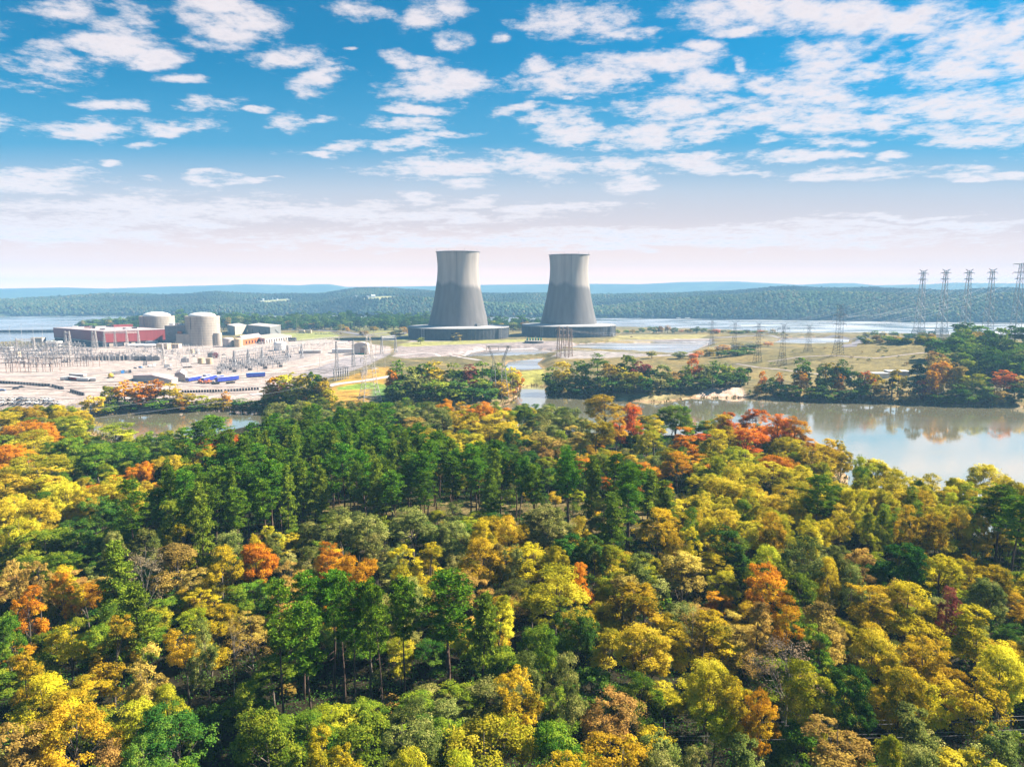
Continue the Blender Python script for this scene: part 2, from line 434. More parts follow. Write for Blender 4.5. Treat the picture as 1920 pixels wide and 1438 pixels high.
# ------------------------------------------------------------------ the ground as one sheet, out to the horizon
az_d = np.radians(np.concatenate([np.arange(-180, -62, 4.0), np.arange(-62, -44, 1.0), np.arange(-44, 44, 0.2), np.arange(44, 62, 1.0), np.arange(62, 181, 4.0)]))
rad = np.concatenate([[2.0, 20.0], np.geomspace(45, 1500, 330), np.geomspace(1512, 9000, 240), [14000, 24000]])
A, Rr = np.meshgrid(az_d, rad)
TX, TY = Rr * np.sin(A), Rr * np.cos(A)
TZ, TSD, TW, TPL = height(TX, TY, True)
TZ = np.where(Rr > 9500, 20.0, TZ)
nr, na = TX.shape
idx = np.arange(nr * na).reshape(nr, na)
F = np.stack([idx[:-1, :-1], idx[:-1, 1:], idx[1:, 1:], idx[1:, :-1]], -1).reshape(-1, 4)
terr = np_mesh("ground", np.stack([TX, TY, TZ], -1).reshape(-1, 3), F, True)
# what the soil and its cover are, place by place
def blend(c, col, w): return c * (1 - w[..., None]) + np.array(col)[None, None] * w[..., None]
colr = np.zeros(TX.shape + (3,)) + np.array((0.14, 0.112, 0.048))
n_a = vnoise(TX, TY, 35, 8); n_b = vnoise(TX, TY, 11, 9); n_c = vnoise(TX, TY, 90, 12)
colr = blend(colr, (0.20, 0.145, 0.05), sm((n_a - .45) * 4))
colr = blend(colr, (0.11, 0.10, 0.035), sm((n_b - .6) * 5) * .7)
def zone(pts, col, z=5.5, soft=4.0, amt=1.0):
    global colr
    P = UP(pts, z)
    w = sm(edist(P, TX, TY) / soft) * inside(P, TX, TY) * amt
    colr = blend(colr, col, w)
zone([(1405,690),(1440,650),(1500,646),(1600,650),(1700,652),(1770,655),(1770,700),(1650,712),(1500,705)], (0.18, 0.14, 0.052), 12, 10)
zone([(1425,668),(1500,660),(1560,672),(1500,690),(1440,700)], (0.14, 0.115, 0.045), 12, 10, .8)
zone([(1660,648),(1680,642),(1750,641),(1765,650),(1735,660),(1690,655)], (0.23, 0.255, 0.075), 8, 3)
zone([(620,720),(700,690),(735,688),(728,720),(700,760),(650,770),(610,775),(600,755)], (0.36, 0.21, 0.04), 4.5, 5)
zone([(628,727),(690,718),(728,722),(726,738),(690,732),(630,734)], (0.17, 0.24, 0.035), 4.5, 2.5)
zone([(690,735),(735,725),(760,748),(720,762),(690,757)], (0.10, 0.17, 0.04), 4.5, 4)
zone([(740,652),(770,638),(960,640),(1150,638),(1340,634),(1335,645),(1160,642),(1085,644),(1040,656),(905,655),(850,667),(760,672),(735,668)], (0.26, 0.21, 0.195), 5.5, 4)
zone([(742,647),(770,641),(950,637),(1000,636),(990,641),(870,646),(760,650)], (0.27, 0.25, 0.08), 5.5, 2)
zone([(1140,636),(1160,628),(1240,627),(1330,628),(1310,636),(1200,637)], (0.29, 0.24, 0.085), 5.5, 2)
zone([(1150,637),(1330,635),(1345,642),(1160,642)], (0.33, 0.31, 0.32), 5.5, 2)
zone([(1030,668),(1060,660),(1160,664),(1240,668),(1300,665),(1310,672),(1160,672),(1060,676)], (0.27, 0.23, 0.21), 4, 3)
zone([(965,704),(1020,698),(1028,712),(1018,721),(975,722)], (0.26, 0.24, 0.055), 3, 3)
zone([(1090,738),(1160,728),(1280,722),(1300,735),(1240,748),(1180,750)], (0.25, 0.20, 0.09), 2, 4)
zone([(1290,743),(1330,735),(1390,734),(1405,742),(1385,747)], (0.52, 0.37, 0.28), 1.5, 3)
zone([(735,640),(650,612),(760,606),(790,615),(765,640)], (0.22, 0.20, 0.07), 5.5, 4)
zone([(440,628),(620,622),(640,630),(600,640),(470,638)], (0.23, 0.23, 0.065), 5.5, 3)
zone([(-700,652),(-200,652),(40,652),(120,650),(330,645),(420,640),(560,640),(610,636),(660,640),(735,650),(738,660),(700,680),(640,700),(600,718),(560,742),(480,752),(380,756),(160,764),(-700,768)], (0.35, 0.28, 0.245), 5.5, 4)
zone([(560,700),(640,672),(700,664),(738,662),(700,682),(640,704),(600,716),(560,730)], (0.26, 0.225, 0.225), 5.5, 4)
zone([(400,702),(470,690),(560,676),(600,664),(560,662),(470,672),(400,686)], (0.26, 0.225, 0.215), 5.5, 4, .8)
# forest floor under the near wood, sandy margins along the water, forest on the hills
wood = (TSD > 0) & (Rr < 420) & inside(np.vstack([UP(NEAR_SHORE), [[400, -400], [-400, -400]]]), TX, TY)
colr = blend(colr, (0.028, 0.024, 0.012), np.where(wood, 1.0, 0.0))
gap = UP([(540,1010),(560,950),(760,935),(1150,935),(1290,930),(1330,1000),(1240,1010),(900,1000)], 3)
colr = blend(colr, (0.16, 0.12, 0.045), sm(edist(gap, TX, TY) / 6) * inside(gap, TX, TY) * .9)
sand = sm((5.0 - TSD) / 4.0) * (TSD > 0) * (Rr < 1400) * ~TW
colr = blend(colr, (0.44, 0.27, 0.15), sand * np.where(Rr < 560, .9, .5))
spit = UP([(1500,850),(1545,862),(1592,892),(1560,905),(1515,885)], 1.0)
colr = blend(colr, (0.46, 0.27, 0.14), sm(edist(spit, TX, TY) / 3) * inside(spit, TX, TY))
hillw = sm((Rr - 1800) / 150.0)
hc = np.zeros(TX.shape + (3,)) + np.array((0.045, 0.065, 0.025))
hc = hc * (0.65 + 0.7 * vnoise(TX, TY, 120, 21) * vnoise(TX, TY, 33, 22) * 2)[..., None]
colr = colr * (1 - hillw[..., None]) + hc * hillw[..., None]
colr = blend(colr, (0.10, 0.075, 0.04), TW.astype(float))
# clearings on the far hills
for pts, c in (([(640,562),(700,556),(745,556),(750,561),(690,566)], (0.34, 0.30, 0.12)), ([(455,566),(540,560),(560,566),(500,572)], (0.30, 0.28, 0.13))):
    q = np.array([hit(x, y, 1900)[:2] for x, y in pts])
    colr = blend(colr, c, sm(edist(q, TX, TY) / 12) * inside(q, TX, TY))
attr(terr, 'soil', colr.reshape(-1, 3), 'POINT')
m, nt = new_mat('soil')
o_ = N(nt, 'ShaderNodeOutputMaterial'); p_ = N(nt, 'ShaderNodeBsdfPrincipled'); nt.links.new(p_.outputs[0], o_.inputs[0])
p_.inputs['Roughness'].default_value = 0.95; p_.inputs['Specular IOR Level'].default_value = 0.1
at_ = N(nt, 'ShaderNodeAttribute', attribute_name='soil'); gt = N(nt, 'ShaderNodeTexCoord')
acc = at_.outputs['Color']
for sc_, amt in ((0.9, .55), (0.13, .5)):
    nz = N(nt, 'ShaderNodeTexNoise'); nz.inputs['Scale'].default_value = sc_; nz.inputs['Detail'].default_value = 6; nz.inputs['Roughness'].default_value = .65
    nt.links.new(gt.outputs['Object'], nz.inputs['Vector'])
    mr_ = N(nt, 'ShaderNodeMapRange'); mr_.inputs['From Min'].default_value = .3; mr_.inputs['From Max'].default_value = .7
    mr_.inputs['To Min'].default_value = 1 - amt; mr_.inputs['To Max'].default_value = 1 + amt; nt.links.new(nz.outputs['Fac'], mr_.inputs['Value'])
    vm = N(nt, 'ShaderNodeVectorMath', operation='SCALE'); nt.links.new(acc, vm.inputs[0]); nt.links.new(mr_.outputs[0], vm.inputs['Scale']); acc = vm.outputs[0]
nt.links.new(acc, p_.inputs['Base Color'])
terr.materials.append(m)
ground = bpy.data.objects.new("ground", terr); COL.objects.link(ground); tag(ground, kind='structure')

# water: one level sheet, seen where the ground dips below it
def water_mat(name, deep, refl, rough):
    m, nt = new_mat(name)
    o = N(nt, 'ShaderNodeOutputMaterial'); d = N(nt, 'ShaderNodeBsdfDiffuse'); d.inputs[0].default_value = rgba(deep)
    g = N(nt, 'ShaderNodeBsdfGlossy'); g.inputs[0].default_value = (1.0, 0.91, 0.865, 1); t = N(nt, 'ShaderNodeTexCoord')
    m2 = N(nt, 'ShaderNodeMapping'); m2.inputs['Scale'].default_value = (.006, .022, 1); nt.links.new(t.outputs['Object'], m2.inputs[0])
    n2 = N(nt, 'ShaderNodeTexNoise'); n2.inputs['Scale'].default_value = 1.0; n2.inputs['Detail'].default_value = 4; nt.links.new(m2.outputs[0], n2.inputs['Vector'])
    q2 = N(nt, 'ShaderNodeMapRange'); nt.links.new(n2.outputs['Fac'], q2.inputs['Value']); q2.inputs['From Min'].default_value = .42; q2.inputs['From Max'].default_value = .6
    q2.inputs['To Min'].default_value = rough[0]; q2.inputs['To Max'].default_value = rough[1]; nt.links.new(q2.outputs[0], g.inputs['Roughness'])
    mp = N(nt, 'ShaderNodeMapping'); mp.inputs['Scale'].default_value = (0.35, 0.5, 1); nt.links.new(t.outputs['Object'], mp.inputs[0])
    nz = N(nt, 'ShaderNodeTexNoise'); nz.inputs['Scale'].default_value = 1.0; nz.inputs['Detail'].default_value = 3; nt.links.new(mp.outputs[0], nz.inputs['Vector'])
    b = N(nt, 'ShaderNodeBump'); b.inputs['Strength'].default_value = 0.06; b.inputs['Distance'].default_value = 0.3; nt.links.new(nz.outputs['Fac'], b.inputs['Height'])
    nt.links.new(b.outputs[0], g.inputs['Normal'])
    f = N(nt, 'ShaderNodeLayerWeight'); f.inputs[0].default_value = 0.5
    mr_ = N(nt, 'ShaderNodeMapRange'); mr_.inputs['From Min'].default_value = 0.4; mr_.inputs['From Max'].default_value = 0.85; mr_.inputs['To Min'].default_value = 0.25; mr_.inputs['To Max'].default_value = refl
    nt.links.new(f.outputs['Facing'], mr_.inputs['Value'])
    mx = N(nt, 'ShaderNodeMixShader'); nt.links.new(mr_.outputs[0], mx.inputs[0]); nt.links.new(d.outputs[0], mx.inputs[1]); nt.links.new(g.outputs[0], mx.inputs[2])
    nt.links.new(mx.outputs[0], o.inputs[0]); return m
WAT = water_mat('lake_water', (0.36, 0.33, 0.20), 0.83, (.04, .13))
WAT2 = water_mat('river_water', (0.20, 0.21, 0.20), 0.86, (.16, .42))
for nm_, m_, y0_, y1_ in (('lake_water', WAT, -3000, 620), ('river_water', WAT2, 620, 5000)):
    me = np_mesh(nm_, [(-9000, y0_, 0), (9000, y0_, 0), (9000, y1_, 0), (-9000, y1_, 0)], [(0, 1, 2, 3)])
    me.materials.append(m_); lake = bpy.data.objects.new(nm_, me); COL.objects.link(lake); tag(lake, kind='structure')

# ------------------------------------------------------------------ tree kinds
BARK = paint('bark_grey', (0.17, 0.135, 0.105), (0.08, 0.065, 0.05), 2.0, .9, stretch=(1, 1, .2))
BARK_P = paint('bark_pine', (0.15, 0.095, 0.07), (0.07, 0.045, 0.035), 2.0, .9, stretch=(1, 1, .25))
BARK_L = paint('bark_pale', (0.36, 0.31, 0.26), (0.2, 0.165, 0.135), 2.0, .9, stretch=(1, 1, .25))
LEAF = {
 'P': leafmat('needles_green', [(0.025, 0.085, 0.008), (0.09, 0.21, 0.012), (0.25, 0.38, 0.022)], 0.22, .02, .25),
 'p': leafmat('needles_yellowish', [(0.06, 0.11, 0.012), (0.19, 0.27, 0.02), (0.38, 0.42, 0.035)], 0.26, .02, .2),
 'Y': leafmat('leaves_yellow', [(0.26, 0.25, 0.018), (0.7, 0.54, 0.028), (0.84, 0.7, 0.07)], 0.44, .018, .15),
 'G': leafmat('leaves_golden', [(0.2, 0.19, 0.016), (0.6, 0.42, 0.02), (0.78, 0.6, 0.035)], 0.42, .02, .2),
 'O': leafmat('leaves_orange', [(0.38, 0.15, 0.014), (0.76, 0.31, 0.016), (0.83, 0.48, 0.025)], 0.42, .015, .2),
 'R': leafmat('leaves_scarlet', [(0.36, 0.1, 0.015), (0.78, 0.185, 0.022), (0.85, 0.36, 0.035)], 0.42, .015, .2),
 'B': leafmat('leaves_rust', [(0.22, 0.15, 0.04), (0.5, 0.32, 0.07), (0.66, 0.46, 0.09)], 0.34, .02, .2),
 'N': leafmat('leaves_green', [(0.045, 0.11, 0.012), (0.135, 0.24, 0.017), (0.36, 0.41, 0.03)], 0.32, .025, .25),
 'D': leafmat('leaves_dark_green', [(0.025, 0.075, 0.012), (0.065, 0.155, 0.018), (0.18, 0.26, 0.03)], 0.17, .02, .25),
 'S': leafmat('leaves_sage', [(0.07, 0.095, 0.02), (0.21, 0.245, 0.045), (0.5, 0.47, 0.13)], 0.28, .02, .2),
 'L': leafmat('leaves_lime', [(0.16, 0.2, 0.012), (0.42, 0.43, 0.02), (0.68, 0.6, 0.045)], 0.42, .02, .15),
 'T': leafmat('leaves_faded', [(0.169, 0.117, 0.078), (0.312, 0.221, 0.143), (0.416, 0.286, 0.156)], 0.19, .02, .2),
 'C': leafmat('needles_cedar', [(0.0104, 0.0325, 0.013), (0.026, 0.065, 0.0208), (0.0585, 0.1105, 0.0286)], 0.12, .02, .2),
 'V': leafmat('leaves_maroon', [(0.13, 0.0325, 0.0325), (0.286, 0.0715, 0.0585), (0.39, 0.13, 0.078)], 0.22, .015, .2),
}
KIND = {'P': ('pine_tree', 'tall green pine'), 'p': ('pine_tree', 'yellow-green pine'), 'Y': ('yellow_tree', 'bright yellow tree'),  # apart from pine, cedar and maple, names go by looks, species not known
        'G': ('golden_tree', 'golden-orange broadleaf tree'), 'O': ('maple_tree', 'orange maple'), 'R': ('maple_tree', 'scarlet red maple'),
        'B': ('rust_brown_tree', 'rust-brown tree'), 'N': ('mid_green_tree', 'mid-green broadleaf tree'), 'D': ('dark_green_tree', 'dark green tree'),
        'S': ('grey_green_tree', 'pale grey-green tree'), 'L': ('lime_green_tree', 'lime-green leafy tree'), 'T': ('half_bare_tree', 'half-bare grey tree'),
        'C': ('cedar_tree', 'dark conical cedar'), 'V': ('maple_tree', 'maroon-leaved tree')}

def unit(v): return v / np.maximum(np.linalg.norm(v, axis=-1, keepdims=True), 1e-9)
def rand_dir(r, n): return unit(r.normal(size=(n, 3)))
def leaf_quads(r, P, Nn, size, aspect):
    n = len(P)
    nn = unit(Nn + r.normal(size=(n, 3)) * 0.42)
    t = unit(np.cross(nn, rand_dir(r, n))); b = np.cross(nn, t)
    s = (size * r.uniform(.6, 1.3, n))[:, None]
    V = np.stack([P + t * s * .5, P + b * s * .5 * aspect, P - t * s * .5, P - b * s * .5 * aspect], 1).reshape(-1, 3)
    return V, np.arange(4 * n, dtype=np.int32).reshape(n, 4)
def crown_mesh(name, r, H, R, zb, lobes=11, clumps=15, leaves=52, lsize=.33, form='round', fill=1.0, aspect=.62):
    """lobes > clumps > leaves; returns mesh and limb ends"""
    zc, hz_ = (H + zb) / 2, (H - zb) / 2
    Pts = []; Nrm = []; Tone = []; ends = []
    for i in range(lobes):
        while True:
            d = rand_dir(r, 1)[0]
            if d[2] > -0.75 or zb < 0: break
        k = r.uniform(.35, .68)
        z = zc + d[2] * hz_ * k * 1.12
        rr = 1.0
        if form == 'ovate': rr = 1.15 - 0.75 * np.clip((z - zb) / (H - zb), 0, 1)
        if form == 'cone': rr = 1.35 * (1 - np.clip((z - zb) / (H - zb), 0, 1)) + .12
        if form == 'vase': rr = .55 + .7 * np.clip((z - zb) / (H - zb), 0, 1)
        c = np.array([d[0] * R * k * rr, d[1] * R * k * rr, z])
        lr = R * r.uniform(.36, .56) * (rr if form == 'cone' else 1) ; ends.append(c)
        lt = r.normal(0, .24)
        nc = max(4, int(clumps * r.uniform(.7, 1.25) * fill))
        cd = rand_dir(r, nc * 3)
        out = unit(np.array([d[0], d[1], d[2] * .6 + .55]))
        cd = cd[np.argsort(-(cd @ out) + r.normal(0, .45, len(cd)))][:nc]
        for q in cd:
            cc = c + q * lr * np.array([1, 1, .8]) * r.uniform(.7, 1.08)
            cr = lr * r.uniform(.26, .44)
            nl = int(leaves * r.uniform(.6, 1.4))
            ld = rand_dir(r, nl); ld[:, 2] = np.where(r.random(nl) < .6, np.abs(ld[:, 2]), ld[:, 2])
            pr = (r.random(nl) ** .45)[:, None]
            Pts.append(cc + ld * cr * pr * np.array([1.15, 1.15, .75])); Nrm.append(unit(ld * .8 + q * .5 + np.array([.1, 0, .62])))
            Tone.append(np.clip(.5 + lt + r.normal(0, .13) + r.normal(0, .17, nl), 0, 1))
    P = np.concatenate(Pts); Nn = np.concatenate(Nrm); T = np.concatenate(Tone)
    P[:, 2] = np.maximum(P[:, 2], .3)
    V, Fq = leaf_quads(r, P, Nn, lsize, aspect)
    me = np_mesh(name, V, Fq); attr(me, 'tone', T); me.materials.append(LEAF['N'])
    return me, ends
def trunk_mb(r, H, R, ends, zb, base=.26, lean=.4):
    mb = MB()
    pts = [(0, 0, -.4)]; n = 7; lx, ly = r.normal(0, lean, 2)
    for i in range(1, n + 1):
        t = i / n; pts.append((lx * t * t + r.normal(0, .06), ly * t * t + r.normal(0, .06), H * .86 * t))
    rad_ = [base * (1.25 if i == 0 else 1) * (1 - .88 * i / n) for i in range(n + 1)]
    mb.path(pts, rad_, 7)
    for e in ends:
        z0 = max(zb * .75, min(H * .7, e[2] - abs(r.normal(1.8, .8)) - .35 * math.hypot(e[0], e[1])))
        i = min(n - 1, max(1, int(z0 / (H * .86) * n))); a = Vector(pts[i]); b = Vector(e)
        mid = a.lerp(b, .5) + Vector((0, 0, -.25 + r.normal(0, .2)))
        rb = base * (1 - .88 * i / n) * .55
        mb.path([a, mid, b], [rb, rb * .6, rb * .18], 5)
        for _ in range(3):
            q = b + Vector(rand_dir(r, 1)[0] * R * .34); mb.path([a.lerp(b, .72), q], [rb * .3, .02], 4)
    return mb
def pine_mesh(name, r, H, R, z0, levels=17, bl=.5, size=.62, tuft=34, top='round'):
    P = []; Nn = []; T = []; ends = []
    for i in range(levels):
        t = (i + r.uniform(-.3, .3)) / (levels - 1); t = min(max(t, 0), 1)
        z = z0 + (H - z0) * t
        if top == 'round': prof = math.sqrt(max(0.02, 1 - (max(t - .35, 0) / .68) ** 2)) * (0.55 + .45 * min(1, t / .35))
        else: prof = (1 - t) ** .8 * (0.6 + .4 * min(1, t / .2)) + .08
        nb = 4 + (r.random() < .6) if t < .92 else 3
        a0 = r.uniform(0, 6.28)
        for k in range(nb):
            if r.random() < .12 + .25 * (t < .25): continue
            a = a0 + 6.28 * k / nb + r.normal(0, .3); L = R * prof * r.uniform(.6, 1.15)
            up = r.uniform(.05, .45) if t > .4 else r.uniform(-.12, .25)
            e = np.array([math.cos(a) * L, math.sin(a) * L, z + up * L]); s_ = np.array([0, 0, z - .2])
            ends.append((s_, e))
            nt_ = 2 + int(L > 1.2) + int(L > 2.3)
            for j in range(nt_ + 1):
                c = s_ + (e - s_) * (1.0 - .62 * j / max(1, nt_)) + r.normal(0, .28, 3) * (1, 1, .5)
                tr = bl * r.uniform(.75, 1.3)
                n = int(tuft * r.uniform(.7, 1.3)); d = rand_dir(r, n); d[:, 2] = d[:, 2] * .7 + .3; d = unit(d)
                P.append(c + d * tr * (r.random(n) ** .5)[:, None] * np.array([1.3, 1.3, .8])); Nn.append(d)
                T.append(np.clip(.5 + r.normal(0, .16) + r.normal(0, .14, n), 0, 1))
    P = np.concatenate(P); Nn = np.concatenate(Nn); T = np.concatenate(T); n = len(P)
    ax = unit(Nn + r.normal(size=(n, 3)) * .5); b = unit(np.cross(ax, rand_dir(r, n)))
    s = (size * r.uniform(.6, 1.25, n))[:, None]; w = s * .15
    V = np.stack([P - b * w, P + ax * s * .45, P + b * w + ax * s * .1, P - ax * s * .35], 1).reshape(-1, 3)
    me = np_mesh(name, V, np.arange(4 * n, dtype=np.int32).reshape(n, 4)); attr(me, 'tone', T); me.materials.append(LEAF['P'])
    mb = MB(); pts = [(r.normal(0, .12) * (k > 0), r.normal(0, .12) * (k > 0), -.4 + (H * .97 + .4) * k / 7) for k in range(8)]
    mb.path(pts, [.27 * (1 - .86 * k / 7) for k in range(8)], 7)
    for s_, e in ends: mb.path([s_, e], [.065, .02], 4)
    for k in range(7):      # dead stubs on the bare bole
        z = r.uniform(z0 * .45, z0); a = r.uniform(0, 6.28); L = r.uniform(.5, 1.6); mb.path([(0, 0, z), (math.cos(a) * L, math.sin(a) * L, z + r.normal(0, .2))], [.05, .015], 4)
    return me, mb

# prototypes: (crown mesh, trunk mesh), unit heights noted so copies can be scaled
def trunk_mesh(mb, m): o = mb.build('trunk', m, smooth=True, link=False); return o.data
PROTO = {}
def proto(key, H, R, crown, ends_or_mb, bark, zb=5.0, base=.26):
    r = np.random.default_rng(abs(hash(key)) % 1000 if False else sum(map(ord, key)) * 7)
    mb = ends_or_mb if isinstance(ends_or_mb, MB) else trunk_mb(r, H, R, ends_or_mb, zb, base)
    PROTO[key] = (H, R, crown, trunk_mesh(mb, bark))
for i in range(6):
    r = np.random.default_rng(100 + i); c, e = crown_mesh('crown', r, 17, 4.6, 4.2 + i * .25, 12 + i, 15, 82, .275); proto('round%d' % i, 17, 4.6, c, e, BARK)
for i in range(5):
    r = np.random.default_rng(200 + i); c, e = crown_mesh('crown', r, 19, 4.2, 4.0, 13, 14, 80, .275, form='ovate'); proto('ovate%d' % i, 19, 4.2, c, e, BARK)
for i in range(5):
    r = np.random.default_rng(300 + i); c, e = crown_mesh('crown', r, 19, 3.9, 6.5, 13, 13, 64, .28, 'vase', .9); proto('airy%d' % i, 19, 3.9, c, e, BARK, 6)
for i in range(2):
    r = np.random.default_rng(400 + i); c, e = crown_mesh('crown', r, 17, 4.4, 4.5, 15, 8, 26, .25, 'round', .85); proto('bare%d' % i, 17, 4.4, c, e, BARK_L, 4, .24)
for i in range(2):
    r = np.random.default_rng(500 + i); c, e = crown_mesh('crown', r, 13, 3.0, .6, 16, 13, 42, .28, 'cone', 1.0, .45); proto('cone%d' % i, 13, 3.0, c, e, BARK_P, 1)
for i in range(4):
    r = np.random.default_rng(600 + i); c, mb = pine_mesh('crown', r, 25, 3.5, 13.2 + i * .6, 13 + i); proto('pine%d' % i, 25, 3.5, c, mb, BARK_P)
for i in range(2):
    r = np.random.default_rng(700 + i); c, mb = pine_mesh('crown', r, 22, 4.2, 6.0, 17, .62, .8, 38, 'cone'); proto('longpine%d' % i, 22, 4.2, c, mb, BARK_P)
for i in range(3):
    r = np.random.default_rng(800 + i); c, e = crown_mesh('crown', r, 3.6, 2.0, .3, 8, 9, 30, .28); proto('bush%d' % i, 3.6, 2.0, c, e, BARK, .4, .07)
# distant versions: few large leaves, trunk joined in, one mesh each
def join_far(key, src_crown, tm, leaf_mi=0):
    H, R, _, _ = PROTO[tm]; vt = PROTO[tm][3]
    nv = len(src_crown.vertices); V = np.empty(nv * 3, np.float32); src_crown.vertices.foreach_get('co', V); V = V.reshape(-1, 3)
    vs = [tuple(v) for v in V]; fs = [tuple(p.vertices) for p in src_crown.polygons]; n0 = len(fs)
    T = np.empty(n0, np.float32); src_crown.attributes['tone'].data.foreach_get('value', T)
    mb = MB(); mb.bar((0, 0, -.5), (0, 0, H * .8), .28, 5, 0, .08)
    vs += [tuple(p) for p in mb.v]; fs += [tuple(k + nv for k in f) for f in mb.f]
    me = bpy.data.meshes.new('far_tree'); me.from_pydata(vs, [], fs)
    attr(me, 'tone', np.concatenate([T, np.full(len(mb.f), .5)])); me.materials.append(LEAF['N']); me.materials.append(BARK)
    mi = np.zeros(len(fs), np.int32); mi[n0:] = 1; me.polygons.foreach_set('material_index', mi); me.update()
    PROTO[key] = (H, R, me, None)
for i in range(4):
    r = np.random.default_rng(900 + i); c, e = crown_mesh('crown', r, 17, 4.8, -1.5, 20, 14, 12, .9, 'round' if i % 2 else 'full'); join_far('far_round%d' % i, c, 'round0')
for i in range(2):
    r = np.random.default_rng(950 + i); c, e = crown_mesh('crown', r, 19, 4.3, -1.5, 19, 13, 11, .85, 'ovate'); join_far('far_ovate%d' % i, c, 'ovate0')
for i in range(2):
    r = np.random.default_rng(970 + i); c, e = crown_mesh('crown', r, 13, 3.0, .3, 13, 10, 10, .7, 'cone'); join_far('far_cone%d' % i, c, 'cone0')
for i in range(2):
    r = np.random.default_rng(980 + i); c, mb = pine_mesh('crown', r, 25, 3.9, 6, 13, .75, 1.3, 8); join_far('far_pine%d' % i, c, 'pine0')
SHAPES = {'P': ['pine0', 'pine1', 'pine2', 'pine3'], 'p': ['longpine0', 'longpine1'], 'Y': ['round0', 'ovate0', 'airy0', 'round2', 'airy3', 'round4', 'ovate3'], 'G': ['round1', 'ovate1', 'airy1', 'round3', 'round5', 'airy4'],
          'O': ['ovate0', 'round2', 'ovate2', 'ovate4', 'round4'], 'R': ['round3', 'airy2', 'ovate1', 'round5'], 'B': ['airy0', 'ovate2', 'airy2', 'ovate3', 'airy4', 'bare1'], 'N': ['round0', 'round1', 'ovate2', 'round4', 'ovate4'], 'D': ['round2', 'round3', 'ovate0', 'round5'],
          'S': ['round0', 'round3', 'ovate1', 'round1', 'round4'], 'L': ['round1', 'ovate0', 'round2', 'round5', 'ovate3'], 'T': ['bare0', 'bare1'], 'C': ['cone0', 'cone1'], 'V': ['round1', 'airy0']}
FARSH = {'P': ['far_pine0', 'far_pine1'], 'p': ['far_pine0'], 'C': ['far_cone0', 'far_cone1'], 'O': ['far_ovate0', 'far_round1'], 'G': ['far_round0', 'far_ovate1', 'far_round2']}
TREES = []
def tree(kind, X, Y, Z, H, R, zone, far=False, px=0, lean=True):
    key = rnd.choice(FARSH.get(kind, ['far_round0', 'far_round1', 'far_round2', 'far_round3', 'far_ovate0']) if far else SHAPES[kind])
    H0, R0, cm, tm_ = PROTO[key]
    name, look = KIND[kind]
    if far and kind in 'DNS': name = 'woodland_tree' if 'tree line' in zone else 'hillside_tree' if 'rise' in zone else 'broadleaf_tree'
    elif far and kind in 'YGOBVLR': name = 'hardwood_tree'
    sx = R / R0; sz = H / H0; rz = rnd.uniform(0, 6.28)
    if far:
        o = bpy.data.objects.new(name, cm); o.material_slots[0].link = 'OBJECT'; o.material_slots[0].material = LEAF[kind]
        o.location = (X, Y, Z); o.rotation_euler = (0, 0, rz); o.scale = (sx, sx, sz); COL.objects.link(o)
    else:
        uu = rnd.uniform(.86, 1.16); o = empty(name, (X, Y, Z), rz); o.scale = (sx * uu, sx / uu, sz); o.rotation_euler = (rnd.gauss(0, .035), rnd.gauss(0, .035), rz)
        t = bpy.data.objects.new('trunk', tm_); t.parent = o; COL.objects.link(t)
        c = bpy.data.objects.new('crown', cm); c.parent = o; c.material_slots[0].link = 'OBJECT'; c.material_slots[0].material = LEAF[kind]; COL.objects.link(c)
    o['category'] = 'tree'
    TREES.append((o, kind, zone, px))
    return o

